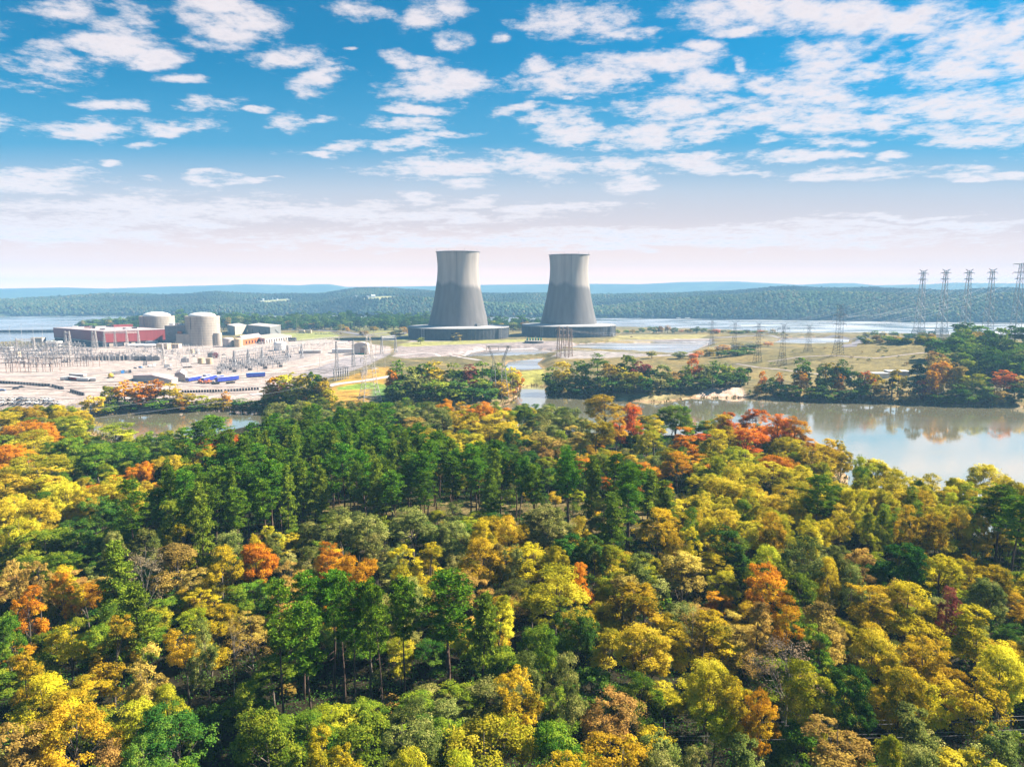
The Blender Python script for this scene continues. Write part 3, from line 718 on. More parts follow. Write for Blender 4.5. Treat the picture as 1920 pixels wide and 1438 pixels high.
# trees one can point to in the wood: column, top row, crown width (photo pixels), kind
LIST = """10,765,50,G 70,757,40,G 40,782,44,O 78,780,42,O 130,775,60,L 15,818,50,O 210,787,80,L 60,805,70,Y 140,795,50,L 55,845,80,L 105,850,60,L 130,812,60,N 180,830,80,N 230,822,70,N
290,808,50,D 270,835,50,N 345,805,45,P 400,780,60,P 375,790,40,P 390,812,38,R 420,808,40,R 370,832,60,G 315,838,50,Y 262,853,36,O 10,872,60,Y 70,866,70,Y 95,880,60,Y 122,895,50,Y 20,915,60,Y 70,925,60,Y
28,955,60,Y 225,878,52,Y 172,898,60,Y 205,900,60,Y 242,905,44,Y 150,908,44,Y 185,918,70,D 130,962,70,D 10,978,60,N 85,981,90,N 265,982,52,S 215,983,36,S 330,976,60,G 290,1005,44,S 430,985,62,S 470,995,34,G
520,965,36,Y 530,988,60,S 640,955,80,S 325,1010,90,B 265,1022,70,T 410,1020,66,G 485,1008,66,O 540,1040,62,B 615,1005,52,O 205,1020,80,p 250,1095,80,p 25,1035,50,B 65,1045,50,B 120,1057,44,O 45,1090,60,O 110,1062,56,G
690,757,46,P 725,757,46,P 660,770,46,P 760,762,42,S 805,752,44,S 770,777,45,B 830,765,42,S 800,798,42,Y 778,820,30,G 705,782,26,Y 862,765,42,G 885,768,52,Y 905,752,36,O 930,762,52,Y 950,785,46,Y 918,790,50,Y
962,803,40,D 985,755,32,N 1035,757,58,S 1010,773,50,S 1062,765,48,S 1090,777,40,S 1138,738,60,G 1155,770,42,O 1178,752,38,R 1192,757,36,R 1118,787,60,G 1075,793,50,B 1015,800,36,B 1185,802,40,C 1215,790,60,L
1228,772,40,Y 1268,752,70,N 1282,795,66,O 1270,840,56,O 1350,775,50,G 1370,766,50,R 1420,762,70,R 1462,768,50,R 1490,774,56,O 1400,800,60,R 1345,802,60,G 1380,830,60,L 1490,817,56,G 1455,840,50,O 1330,850,50,L
1400,857,60,Y 1450,860,60,Y 1350,887,62,Y 1412,897,62,Y 1500,872,52,Y 1560,882,36,L 1505,902,46,Y 1628,850,46,L 1625,876,42,N 1645,862,50,Y 1692,868,52,Y 1735,882,32,D 1700,902,60,Y 1600,908,50,Y 1625,908,50,Y
1580,898,42,L 1680,912,60,Y 1750,890,50,Y 1852,872,60,Y 1800,887,52,Y 1740,904,52,Y 1820,897,60,L 1900,880,44,Y 1880,914,70,P 1760,908,60,L 1905,930,60,P 1830,930,50,N 1740,957,60,G 1835,965,36,G 1365,978,80,D
1510,1005,75,S 1440,1020,80,L 1582,1012,54,S 1690,1010,80,D 1620,1022,52,B 1292,980,44,G 1440,1047,84,O 1560,1042,52,G 1600,1055,46,S 1770,1030,84,G 1850,1075,60,S 1500,1062,60,N 1700,1072,46,B
690,955,70,S 775,947,90,S 822,967,44,S 855,973,54,S 912,970,54,G 962,960,60,G 1025,938,86,S 1085,968,44,Y 1135,926,70,B 1235,952,80,G 1262,985,44,G 1070,1002,70,D 1115,1004,60,D 960,1007,40,S 935,1005,50,B
1150,1010,76,L 1005,1010,86,G 1050,1022,50,G 1085,1042,44,O 895,1006,76,G 805,1010,62,G 750,1018,62,G 670,1020,60,O 700,1000,44,S 860,1060,64,B 770,1065,44,S 1040,1065,120,Y 1210,1026,90,S 1280,1032,80,B
1170,1072,66,B 10,1133,64,N 200,1140,82,G 125,1150,70,G 40,1205,70,G 345,1157,62,G 385,1160,54,S 430,1150,50,B 275,1190,66,B 320,1285,66,L 70,1260,100,G 130,1302,120,G 40,1332,100,B 200,1372,70,B 330,1310,110,D
500,1325,120,N 575,1135,76,P 620,1068,66,P 560,1075,60,P 520,1100,60,P 600,1347,84,G 270,1362,80,D 690,1090,56,P 660,1105,52,P 755,1090,56,P 838,1078,96,P 640,1078,50,P 715,1098,50,P 900,1112,70,p 930,1105,60,Y
1070,1122,70,D 1010,1150,70,N 1180,1080,120,G 1215,1160,90,Y 980,1236,90,G 975,1222,60,S 1062,1226,64,S 1130,1272,86,B 770,1327,90,S 910,1340,160,L 760,1395,84,L 860,1400,84,L 1040,1346,100,N 1065,1392,84,G
1180,1372,120,G 650,1366,76,G 1250,1402,84,S 1310,1130,120,G 1300,1110,60,B 1480,1110,60,O 1420,1112,64,B 1550,1115,84,B 1540,1155,64,N 1630,1090,84,G 1700,1090,100,G 1785,1098,46,V 1845,1074,64,S 1480,1180,110,T
1640,1170,84,Y 1530,1240,90,L 1430,1277,72,O 1380,1265,72,G 1330,1220,90,Y 1340,1290,80,L 1840,1130,120,G 1880,1195,84,Y 1740,1180,84,G 1690,1230,84,G 1740,1250,92,G 1840,1250,100,G 1600,1250,92,D 1400,1366,110,S
1310,1386,66,S 1580,1340,112,B 1680,1362,76,L 1720,1312,120,S 1725,1382,84,S 1870,1346,104,S 1895,1415,84,Y 1150,925,60,p 1215,880,60,p 1255,905,60,p 1180,870,50,P 1535,894,52,P""".split()
STAND = UP([(235,905),(320,860),(400,830),(470,785),(545,770),(640,770),(720,782),(760,795),(850,815),(960,835),(1060,850),(1140,858),(1190,875),(1255,890),
            (1270,925),(1200,915),(1130,885),(1060,872),(990,866),(930,868),(840,872),(700,870),(600,880),(500,905),(400,935),(300,955),(240,950)], 27.0)
YEL = {}
PLACED = []         # X, Y, R, kind
def zone_near(px, py):
    cols = ['under the turbine hall', 'under the domed reactors', 'under the switchyard', 'under the near tower', 'under the far tower', 'under the wooded bank', 'under the open lake', 'under the tall pylons']
    rows = [(800, "wood's far edge"), (880, 'upper wood'), (960, 'upper-middle wood'), (1040, 'middle wood'), (1140, 'lower-middle wood'), (1260, 'lower wood'), (9999, 'bottom wood')]
    c = cols[min(7, max(0, int(px / 240)))]
    return next(t for y, t in rows if py < y) + ' ' + c
HT = {'P': 24.5, 'p': 21, 'C': 13}
for s in LIST:
    a = s.split(','); x, y, w, k = float(a[0]), float(a[1]), float(a[2]), a[3]
    H = HT.get(k, 18.0) * rnd.uniform(.94, 1.08)
    if y > 1250 and k not in 'Pp': H *= .9
    if y < 805 and x > 1100: H *= 1.18
    X, Y = unproj(x, y, 3 + H)
    g = gz(X, Y); H = min(max(3 + H - g, 7), 27)
    R = min(max(w / 2 * depth(X, Y, 3 + H) / 1280 * 1.14, 2.1), 9.0 if y < 860 else 7.0)
    tree(k, X, Y, max(g, 0) - .1, H, R, zone_near(x, y), px=x); PLACED.append((X, Y, R, k, 1))
# the dense pine stand
xs, ys = STAND.min(0); xe, ye = STAND.max(0)
gx, gy = np.meshgrid(np.arange(xs, xe, 7.0), np.arange(ys, ye, 8.4))
gx = gx + rng.uniform(-2.4, 2.4, gx.shape); gy = gy + rng.uniform(-2.8, 2.8, gy.shape)
ok = inside(STAND, gx, gy)
for X, Y in zip(gx[ok], gy[ok]):
    if any((X - a) ** 2 + (Y - b) ** 2 < (2.2 + .35 * r) ** 2 for a, b, r, k, l in PLACED): continue
    H = rnd.uniform(20.5, 27.5); R = rnd.uniform(3.0, 4.2); g = gz(X, Y); px, py = proj(X, Y, g + H)
    if px < -90 or px > 2010: continue
    k = 'P' if rnd.random() < .76 else 'p'
    if px < 470 and py < 800: continue
    if px < 420 and rnd.random() < .3: k = 'N'; H = rnd.uniform(18, 22); R = rnd.uniform(3.5, 4.6)
    tree(k, X, Y, g - .1, H, R, 'in the pine stand ' + zone_near(px, py)[zone_near(px, py).index('under'):], px=px); PLACED.append((X, Y, R, k, 2))
for _ in range(1500):
    px, py = rnd.uniform(1290, 2010), rnd.uniform(868, 965)
    if py < 900 - (px - 1500) * .05 and px < 1600: continue
    H = rnd.uniform(16, 19.5); X, Y = unproj(px, py, 3 + H); g = gz(X, Y)
    if g < .25 or any((X - a) ** 2 + (Y - b) ** 2 < (1.6 + .3 * r) ** 2 for a, b, r, k, l in PLACED): continue
    if sum(1 for q in PLACED if q[4] == 3) > 95: break
    k = rnd.choice('YYYYLLGN'); R = rnd.uniform(2.8, 3.8)
    tree(k, X, Y, g - .1, H, R, 'yellow lakeside rows ' + ('under the wooded bank' if px < 1440 else 'under the open lake' if px < 1680 else 'under the tall pylons'), px=px); PLACED.append((X, Y, R, k, 3))
# the rest of the wood, following the colours around it
LA = np.array([(a, b, r) for a, b, r, k, l in PLACED]); LK = [p[3] for p in PLACED]; LL = np.array([p[4] for p in PLACED])
woodpoly = np.vstack([UP(NEAR_SHORE), [[400, -400], [-400, -400]]])
gx, gy = np.meshgrid(np.arange(-330, 330, 7.0), np.arange(50, 385, 7.0))
gx = gx + rng.uniform(-2.3, 2.3, gx.shape); gy = gy + rng.uniform(-2.3, 2.3, gy.shape)
gh, gsd, gw, _ = height(gx, gy, True)
ok = inside(woodpoly, gx, gy) & (gsd > 3.0) & ~gw
nfill = {}
for X, Y, g in zip(gx[ok], gy[ok], gh[ok]):
    px, py = proj(X, Y, g + 13)
    if px < -110 or px > 2030 or py > 1530: continue
    d = np.hypot(LA[:, 0] - X, LA[:, 1] - Y)
    if (d < LA[:, 2] * .62 + 2.0).any(): continue
    i = int(np.argmin(d + np.abs(rng.normal(0, 3.0, len(d))))); k = LK[i]
    if k in 'PpTCV' or rnd.random() < .3:
        k = rnd.choice(('NNDNLN' if px < 800 else 'DNNSGL') if k not in 'YGL' else ('YYLG' if px > 1250 and py < 1000 else ('NNSLNLN' if px < 900 else 'NGSLNYN')))
    H = rnd.uniform(10.5, 15.0); R = rnd.uniform(3.5, 4.9)
    if 165 < px < 500 and proj(X, Y, g + H)[1] < 806: continue
    if py < 835 and px > 1080:
        if rnd.random() < .4: continue
        H = rnd.uniform(7.5, 11)
    elif k in 'YLG' and px > 1280 and py < 990: H = rnd.uniform(14, 18.5)
    infront = inside(gap, np.array([X]), np.array([Y]))[0]
    if infront:
        if rnd.random() < .2: continue
        H = rnd.uniform(4.5, 9.0); R = rnd.uniform(2.0, 3.0)
    if px > 1380 and abs(Y - 97 - .03 * (X - 40)) < 3.6: continue      # cleared strip under the wires
    if inside(STAND, np.array([X]), np.array([Y]))[0]: continue
    # stay below the treetops of the listed trees just behind
    nb = (np.abs(LA[:, 0] - X) < 6) & (LA[:, 1] > Y) & (LA[:, 1] < Y + 14)
    if nb.any(): H *= .86
    tree(k, X, Y, g - .1, H, R, zone_near(px, py), px=px)
    nfill[k] = nfill.get(k, 0) + 1
print('listed', len(LIST), 'placed', len(PLACED), 'fill', nfill)

# understorey bushes showing in the gaps, along the shore and on the far banks
def bush(kind, X, Y, Z, H, R, where):
    key = rnd.choice(['bush0', 'bush1', 'bush2']); H0, R0, cm, tm_ = PROTO[key]
    o = bpy.data.objects.new('shrub', cm); o.material_slots[0].link = 'OBJECT'; o.material_slots[0].material = LEAF[kind]
    o.location = (X, Y, Z); o.rotation_euler = (0, 0, rnd.uniform(0, 6.28)); o.scale = (R / R0, R / R0, H / H0); COL.objects.link(o)
    tag(o, {'D': 'low dark green shrub', 'N': 'low green shrub', 'B': 'low rust-brown shrub', 'S': 'low grey-green shrub', 'G': 'low golden shrub', 'Y': 'low yellow shrub', 'L': 'low lime-green shrub', 'O': 'low orange shrub'}[kind] + ' ' + where, 'shrub')
    o['group'] = o['label'] + 's'
    return o
def undergrowth():
    r = np.random.default_rng(77); n = 30000
    X = r.uniform(-250, 250, n); Y = r.uniform(60, 345, n); g, sd, wt_, _ = height(X, Y, True)
    ok = inside(woodpoly, X, Y) & (sd > 2) & ~wt_ & (np.abs(X) < 40 + Y * .8)
    ok &= ~(inside(gap, X, Y) & (r.random(n) < .6))
    X, Y, g = X[ok], Y[ok], g[ok]; m = len(X); k = 44
    s_ = r.uniform(1.0, 2.5, m); d = rand_dir(r, m * k).reshape(m, k, 3); d[..., 2] = np.abs(d[..., 2])
    P = np.stack([X, Y, g], -1)[:, None] + d * s_[:, None, None] * np.array([1.2, 1.2, .9]) * (r.random((m, k, 1)) ** .4)
    V, Fq = leaf_quads(r, P.reshape(-1, 3), unit(d.reshape(-1, 3) + np.array([0, 0, .4])), .36, .6)
    me = np_mesh('undergrowth', V, Fq); attr(me, 'tone', np.clip(np.repeat(r.uniform(.05, .7, m), k) + r.normal(0, .12, m * k), 0, 1)); me.materials.append(LEAF['D'])
    o = bpy.data.objects.new('undergrowth', me); COL.objects.link(o); tag(o, kind='stuff')
undergrowth()
bn = 0
for _ in range(900):
    if bn >= 140: break
    x, y = rnd.uniform(-20, 1940), rnd.uniform(930, 1450); X, Y = unproj(x, y, 3)
    g = gz(X, Y)
    if g < .6 or not inside(woodpoly, np.array([X]), np.array([Y]))[0]: continue
    if (np.hypot(LA[:, 0] - X, LA[:, 1] - Y) < LA[:, 2] * .7).any(): continue
    bush(rnd.choice('DDNBS'), X, Y, g - .05, rnd.uniform(2.2, 4.6), rnd.uniform(1.5, 2.6), 'on the leaf-strewn forest floor'); bn += 1

# ------------------------------------------------------------------ woods across the water: column, top row, base row, crown width, kind
def far_tree(x, yt, yb, w, k, zone):
    X, Y, g = hit(x, yb)
    g = max(g, .1)
    H = max(zat(X, Y, yt) - g, 2.5); R = max(w / 2 * depth(X, Y, g) / 1280 * 1.08, 1.0)
    return tree(k, X, Y, g - .2, H, R, zone, True, x)
def band(zone, items):
    for s in items.split():
        a = s.split(',')
        if ('brown pond' in zone or 'golden wood' in zone) and rnd.random() < .6: a[4] = {'D': 'N', 'N': 'L', 'B': 'G'}.get(a[4], a[4])
        far_tree(float(a[0]), float(a[1]), float(a[2]), float(a[3]), a[4], zone)
band('in the small wood beside the brown pond', """178,732,780,36,Y 205,716,768,30,N 235,708,764,42,O 262,712,765,40,O 292,706,764,40,O 275,722,768,36,R 320,712,766,36,G 345,730,770,36,G 258,738,771,26,Y 225,740,773,32,D 245,750,774,30,D
300,740,772,40,D 335,745,772,36,D 365,752,773,36,D 380,738,770,26,N 405,742,770,30,B 343,742,773,22,O 425,730,768,20,O 450,745,769,34,D 470,750,769,30,D 200,752,778,30,D 430,750,771,26,B 395,755,773,24,N 318,755,774,30,N""")
band('in the golden wood below the blue trailers', """510,712,768,42,G 545,684,764,48,Y 522,700,766,42,O 572,690,764,42,G 590,686,762,26,D 606,700,764,36,G 617,718,766,26,N 560,712,769,48,N 500,735,770,40,D 530,735,771,44,D
600,728,769,40,N 578,732,770,36,O 545,745,772,40,D 618,740,769,24,Y 488,748,771,30,D 570,750,772,40,N""")
band('in the dark wood below the near tower', """745,668,742,36,N 736,688,745,28,O 766,680,746,40,S 750,708,752,48,D 790,672,742,44,N 815,668,740,46,G 850,673,740,44,N 880,676,740,34,V 905,671,738,44,N 935,675,738,40,N 957,682,738,36,Y
970,694,740,24,O 780,702,752,46,S 820,702,752,48,N 860,702,750,46,D 900,705,748,46,N 940,706,746,38,G 765,722,754,46,S 800,722,755,46,D 842,724,755,46,N 885,722,753,46,D 915,722,751,36,N 735,720,752,30,D 950,724,747,26,B""")
band('in the long tree belt across the inlet', """1035,682,736,32,N 1055,673,734,36,Y 1090,668,732,32,N 1120,664,732,36,P 1140,672,731,32,G 1175,661,728,36,N 1160,682,732,36,G 1200,670,728,34,V 1190,690,734,34,G 1218,684,730,32,D 1242,680,729,34,S 1262,688,730,32,B
1285,680,728,32,N 1300,667,726,26,R 1318,680,727,32,S 1336,671,724,32,N 1360,672,722,34,N 1385,680,722,32,N 1402,680,722,20,C 1040,702,742,34,D 1065,700,742,36,N 1095,700,741,36,D 1125,700,741,34,N 1150,705,740,34,D 1175,702,740,34,N
1205,700,737,34,D 1232,700,736,34,S 1258,702,735,32,D 1284,700,733,34,D 1310,698,731,34,N 1336,698,729,34,D 1362,696,727,34,D 1386,698,724,28,D 1040,715,744,28,D 1078,718,744,32,D 1110,718,744,30,N""")
band('in the mixed wood on the right bank', """1428,692,740,14,O 1449,696,742,16,N 1460,694,742,16,O 1502,664,738,36,N 1500,690,745,32,O 1546,670,740,34,D 1577,667,740,30,D 1558,672,736,28,G 1570,696,748,28,O 1540,700,750,34,D 1600,692,746,32,D 1620,684,744,28,R 1632,692,746,36,G
1671,698,752,36,C 1682,684,745,32,G 1716,664,744,34,C 1722,690,752,34,C 1760,672,742,36,O 1745,690,752,34,O 1786,670,742,34,B 1732,708,755,34,V 1820,692,752,44,L 1880,688,750,46,R 1792,715,758,36,N 1850,720,759,36,N 1775,728,758,30,D
1866,724,760,32,B 1436,708,748,26,D 1462,712,748,30,D 1484,716,750,30,N 1520,722,752,34,N 1555,724,754,34,D 1590,722,754,34,D 1618,716,753,34,N 1650,722,755,30,B 1698,726,757,28,B 1754,732,760,28,D 1815,730,760,34,N 1900,712,758,40,D
1478,742,751,20,D 1420,715,745,20,G 1840,700,750,36,N 1910,700,750,40,B""")
for (x, yt, yb, w, k) in ((1222,655,672,22,'L'),(1275,655,673,26,'S'),(1300,662,673,18,'R'),(1330,650,668,24,'G'),(1355,645,662,26,'O'),(1385,640,655,26,'G'),(1310,656,670,20,'O'),(1405,642,655,30,'S'),(1418,640,650,26,'B'),(1375,652,668,30,'D'),
                          (1400,650,664,30,'N'),(1352,656,671,24,'D'),(1440,640,650,20,'O')):
    far_tree(x, yt, yb, w, k, 'on the bank beside the cooling pond')
for (x, yt, yb, w, k) in ((857,622,639,18,'B'),(789,631,645,16,'L'),(683,618,628,18,'B'),(742,616,632,22,'B'),(720,604,616,22,'L'),(700,610,622,14,'G'),(668,612,622,12,'S'),(640,606,622,14,'G'),(650,612,622,10,'O'),(757,612,628,16,'B'),
                          (585,603,618,20,'B'),(598,604,618,16,'B'),(540,600,618,22,'B'),(552,604,618,18,'L'),(575,606,618,18,'S'),(630,612,620,14,'N'),(985,600,620,16,'B'),(962,602,622,18,'S'),(940,604,622,16,'B'),(925,600,618,14,'L')):
    far_tree(x, yt, yb, w, k, 'on the lawn by the plant road')
for i in range(26):
    x = 1160 + i * 11.5 + rnd.uniform(-3, 3); t = rnd.uniform(6, 16) if 1195 < x < 1330 else rnd.uniform(4, 8)
    far_tree(x, 624 - t, 624 + rnd.uniform(-1, 2), rnd.uniform(9, 16), rnd.choice('NDBRGD'), 'on the river bank past the farther tower')
for i in range(36):
    x = rnd.uniform(1612, 1768); yb = rnd.uniform(632, 646)
    far_tree(x, yb - rnd.uniform(8, 17), yb, rnd.uniform(12, 22), rnd.choice('NDSGNB'), 'in the riverside meadow bushes')
for i in range(78):
    x = rnd.uniform(1742, 1990); yb = rnd.uniform(640, 716) if x > 1790 else rnd.uniform(665, 716)
    far_tree(x, yb - rnd.uniform(38, 52) * (0.8 + .4 * (yb - 640) / 80), yb, rnd.uniform(26, 40), rnd.choice('NNDDNSDNB'), 'on the wooded rise above the lake')
def edge_top(x): return float(np.interp(x, [135, 150, 175, 200, 240, 280, 340, 380, 420, 470, 520, 560, 640, 720, 780, 830, 900, 950, 1000, 1020], [610, 603, 597, 592, 590, 584, 581, 584, 578, 580, 586, 580, 579, 580, 580, 583, 584, 587, 588, 594]))
for row in range(3):
    for x in np.arange(140 + row * 4, 1022, 10.5):
        xx = x + rnd.uniform(-4, 4); yb = (612 if row == 0 else 615 if row == 1 else 618.5) + rnd.uniform(-1, 1)
        if xx < 170 and row == 0: continue
        t = edge_top(xx) + row * 7 + rnd.uniform(-1, 5) + (rnd.random() < .1) * -3
        far_tree(xx, t, yb, rnd.uniform(14, 20), rnd.choice('DDDDDC' if xx > 520 or row == 0 else 'DDNDSDCB'), 'in the tree line behind the plant')
for _ in range(60):
    x = rnd.uniform(1090, 1290); y = rnd.uniform(722, 744); X, Y, g = hit(x, y)
    if g > .6: bush(rnd.choice('SSBNL'), X, Y, g - .05, rnd.uniform(1.0, 2.2), rnd.uniform(1.0, 2.0), 'on the grassy sandbar')
for (x, y) in ((1218, 742), (735, 757), (752, 764), (640, 762), (655, 768), (670, 764), (700, 770), (720, 772), (685, 768), (625, 752), (790, 760), (815, 757), (850, 758), (880, 756), (915, 754), (948, 750), (1405, 738), (1418, 742)):
    X, Y, g = hit(x, y); bush(rnd.choice('DNSB'), X, Y, g - .05, rnd.uniform(1.5, 3.5), rnd.uniform(1.5, 2.6), 'on the grassy far bank')
for i in range(40):
    x, y = rnd.uniform(1420, 1740), rnd.uniform(652, 705); X, Y, g = hit(x, y); bush(rnd.choice('DNSBB'), X, Y, g - .05, rnd.uniform(.8, 2.4), rnd.uniform(1.0, 2.6), 'on the dry meadow')
for i in range(34):
    x = rnd.uniform(1330, 1480); X, Y, g = hit(x, 622 + (x - 1330) * .045 + rnd.uniform(-1, 3)); bush(rnd.choice('DNSB'), X, Y, max(g, .1) - .05, rnd.uniform(2, 5), rnd.uniform(2, 4), 'on the narrow dike by the river')

def shore_reeds():
    r = np.random.default_rng(91); P0 = []
    for line, sg in ((UP(FAR_BANK), 1), (UP(NEAR_SHORE), -1)):
        for a, b in zip(line[:-1], line[1:]):
            L = np.hypot(*(b - a)); n = int(min(L * 1.6, 300)); t = r.random(n)[:, None]; nrm = np.array([-(b - a)[1], (b - a)[0]]) / max(L, 1e-6)
            P0.append(a + (b - a) * t + nrm * r.normal(0, 2.4, n)[:, None])
    P0 = np.concatenate(P0); P0 = P0[(np.abs(P0[:, 0]) < 60 + P0[:, 1] * .8) & (r.random(len(P0)) < .2 + .9 * vnoise(P0[:, 0], P0[:, 1], 26, 51) ** 2)]
    h, sd, w_, _ = height(P0[:, 0], P0[:, 1], True); P0 = P0[h > -.25]; h = h[h > -.25]; m = len(P0); k = 7
    B = np.stack([P0[:, 0], P0[:, 1], np.maximum(h, 0)], -1)[:, None] + r.normal(0, .5, (m, k, 3)) * (1, 1, 0)
    T = B + np.array([0, 0, 1]) * r.uniform(.6, 1.7, (m, k, 1)) + r.normal(0, .25, (m, k, 3)) * (1, 1, 0); W = r.normal(0, .12, (m, k, 3)) * (1, 1, 0)
    V = np.stack([B - W, B + W, T + W, T - W], 2).reshape(-1, 3)
    me = np_mesh('shore_reeds', V, np.arange(len(V), dtype=np.int32).reshape(-1, 4)); attr(me, 'tone', np.clip(np.repeat(r.uniform(0, 1, m), k), 0, 1)); me.materials.append(REED)
    o = bpy.data.objects.new('shore_reeds', me); COL.objects.link(o); tag(o, kind='stuff')
REED = leafmat('reeds', [(0.10, 0.10, 0.03), (0.24, 0.18, 0.07), (0.36, 0.26, 0.10)], .2)
shore_reeds()

# far woods on the hills: thousands of crowns that read as one mass
def icos():
    p = (1 + 5 ** .5) / 2
    v = np.array([(-1, p, 0), (1, p, 0), (-1, -p, 0), (1, -p, 0), (0, -1, p), (0, 1, p), (0, -1, -p), (0, 1, -p), (p, 0, -1), (p, 0, 1), (-p, 0, -1), (-p, 0, 1)]) / math.hypot(1, p)
    f = np.array([(0, 11, 5), (0, 5, 1), (0, 1, 7), (0, 7, 10), (0, 10, 11), (1, 5, 9), (5, 11, 4), (11, 10, 2), (10, 7, 6), (7, 1, 8), (3, 9, 4), (3, 4, 2), (3, 2, 6), (3, 6, 8), (3, 8, 9), (4, 9, 5), (2, 4, 11), (6, 2, 10), (8, 6, 7), (9, 8, 1)])
    return v, f
def hill_wood(name, az0, az1, r0, r1, n, seed, size=(4.5, 8.5)):
    r = np.random.default_rng(seed)
    a = r.uniform(az0, az1, n); R = np.sqrt(r.uniform(r0 ** 2, r1 ** 2, n))
    X, Y = R * np.sin(a), R * np.cos(a)
    h, sd, wat, _ = height(X, Y, True)
    keep = ~wat & (sd > 4) & (h > 1)
    for pts in ([(640,562),(700,556),(745,556),(750,561),(690,566)], [(455,566),(540,560),(560,566),(500,572)]):
        q = np.array([hit(x, y, 1900)[:2] for x, y in pts]); keep &= ~inside(q, X, Y)
    # leave out what no nearby viewpoint could see (behind the crests)
    o = np.argsort(R); vis = np.zeros(n, bool); el = (h + 16 - CAMZ) / R
    bins = {}
    hb = ((a - az0) / (az1 - az0) * 400).astype(int)
    for i in o:
        b = hb[i]; m = bins.get(b, -9)
        if el[i] > m - 0.004: vis[i] = True
        e2 = (h[i] + 2 - CAMZ) / R[i]
        if e2 > m: bins[b] = e2
    k = np.where(keep & vis)[0]
    v, f = icos(); m = len(k)
    s = r.uniform(*size, m); q = r.normal(0, .2, (m, 12, 3))
    base = (v[None] * (1 + q)) * s[:, None, None] * np.array([1, 1, 1.15])
    V = base + np.stack([X[k], Y[k], h[k] + s * .9 + r.uniform(0, 4, m)], -1)[:, None, :]
    Fc = (f[None] + (np.arange(m) * 12)[:, None, None]).reshape(-1, 3)
    me = np_mesh(name, V.reshape(-1, 3), Fc)
    Rk = R[k] + 260 * (vnoise(X[k], Y[k], 400, 36) - .5)
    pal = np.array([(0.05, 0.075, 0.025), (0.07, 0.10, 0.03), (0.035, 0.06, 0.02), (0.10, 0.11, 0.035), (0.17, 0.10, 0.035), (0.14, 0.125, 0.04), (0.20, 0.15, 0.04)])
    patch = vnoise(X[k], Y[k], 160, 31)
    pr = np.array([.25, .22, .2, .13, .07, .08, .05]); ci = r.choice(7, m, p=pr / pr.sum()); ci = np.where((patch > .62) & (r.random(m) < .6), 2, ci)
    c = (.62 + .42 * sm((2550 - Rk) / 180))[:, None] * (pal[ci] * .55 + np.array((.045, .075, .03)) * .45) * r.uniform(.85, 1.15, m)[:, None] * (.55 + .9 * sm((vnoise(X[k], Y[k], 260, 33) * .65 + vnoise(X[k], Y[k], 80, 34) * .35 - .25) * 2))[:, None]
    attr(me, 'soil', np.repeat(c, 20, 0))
    me.polygons.foreach_set('use_smooth', np.ones(len(Fc), bool))
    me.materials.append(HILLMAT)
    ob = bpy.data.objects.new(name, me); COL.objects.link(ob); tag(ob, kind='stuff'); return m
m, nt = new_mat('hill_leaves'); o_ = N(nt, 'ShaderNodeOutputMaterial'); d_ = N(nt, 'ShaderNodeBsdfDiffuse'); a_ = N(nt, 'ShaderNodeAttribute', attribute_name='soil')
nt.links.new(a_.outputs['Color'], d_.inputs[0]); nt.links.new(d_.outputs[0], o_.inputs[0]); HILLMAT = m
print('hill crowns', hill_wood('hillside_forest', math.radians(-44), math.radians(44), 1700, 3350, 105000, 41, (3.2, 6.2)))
# ------------------------------------------------------------------ the power plant
GP = 5.5
def at(x, y, z=GP):
    X, Y = unproj(x, y, z); return X, Y, depth(X, Y, z) / 1280
def prism(mb, pts, z0, z1, mi=0, top=True):
    n = len(pts); a = sum(pts[i][0] * pts[(i + 1) % n][1] - pts[(i + 1) % n][0] * pts[i][1] for i in range(n))
    if a < 0: pts = pts[::-1]
    vs = [(p[0], p[1], z0) for p in pts] + [(p[0], p[1], z1) for p in pts]
    fs = [(i, (i + 1) % n, n + (i + 1) % n, n + i) for i in range(n)] + [tuple(range(n, 2 * n)), tuple(range(n - 1, -1, -1))]
    return mb.add(vs, fs, mi)
MB.prism = prism
def grow(pts, k):
    cx = sum(p[0] for p in pts) / len(pts); cy = sum(p[1] for p in pts) / len(pts)
    out = []
    for p in pts:
        d = Vector((p[0] - cx, p[1] - cy)); out.append((p[0] + d.x / d.length * k, p[1] + d.y / d.length * k))
    return out
CONC = paint('concrete', (0.42, 0.35, 0.285), (0.33, 0.275, 0.225), .35, .85, stretch=(1, 1, .3))
CONC_D = paint('concrete_dark', (0.20, 0.19, 0.185), (0.14, 0.135, 0.13), .4, .85)
WHITE = paint('white_paint', (0.68, 0.65, 0.63), (0.58, 0.56, 0.54), .5, .5)
PALE = paint('pale_render', (0.50, 0.42, 0.37), (0.42, 0.35, 0.31), .4, .8)
TAN = paint('tan_paint', (0.58, 0.43, 0.27), (0.48, 0.35, 0.21), .5, .7)
RED = paint('maroon_cladding', (0.27, 0.042, 0.038), (0.22, 0.033, 0.03), .25, .55, stretch=(3, 3, .1))
DARKC = paint('dark_cladding', (0.035, 0.04, 0.055), (0.06, 0.06, 0.07), .4, .7)
ROOF = paint('pale_roof', (0.44, 0.35, 0.33), (0.36, 0.28, 0.27), .25, .85)
STEEL = paint('galvanised_steel', (0.36, 0.35, 0.36), (0.27, 0.26, 0.27), 1.0, .5, .3)
STEEL_L = paint('pale_steel', (0.56, 0.50, 0.46), (0.46, 0.40, 0.36), 1.0, .55)
RUST = paint('weathered_steel', (0.36, 0.25, 0.20), (0.28, 0.19, 0.15), 1.0, .7)
DSTEEL = paint('dark_steel', (0.10, 0.10, 0.115), (0.07, 0.07, 0.08), 1.0, .5)
BLUE = paint('blue_tarp', (0.015, 0.04, 0.36), (0.012, 0.03, 0.29), 1.0, .5)
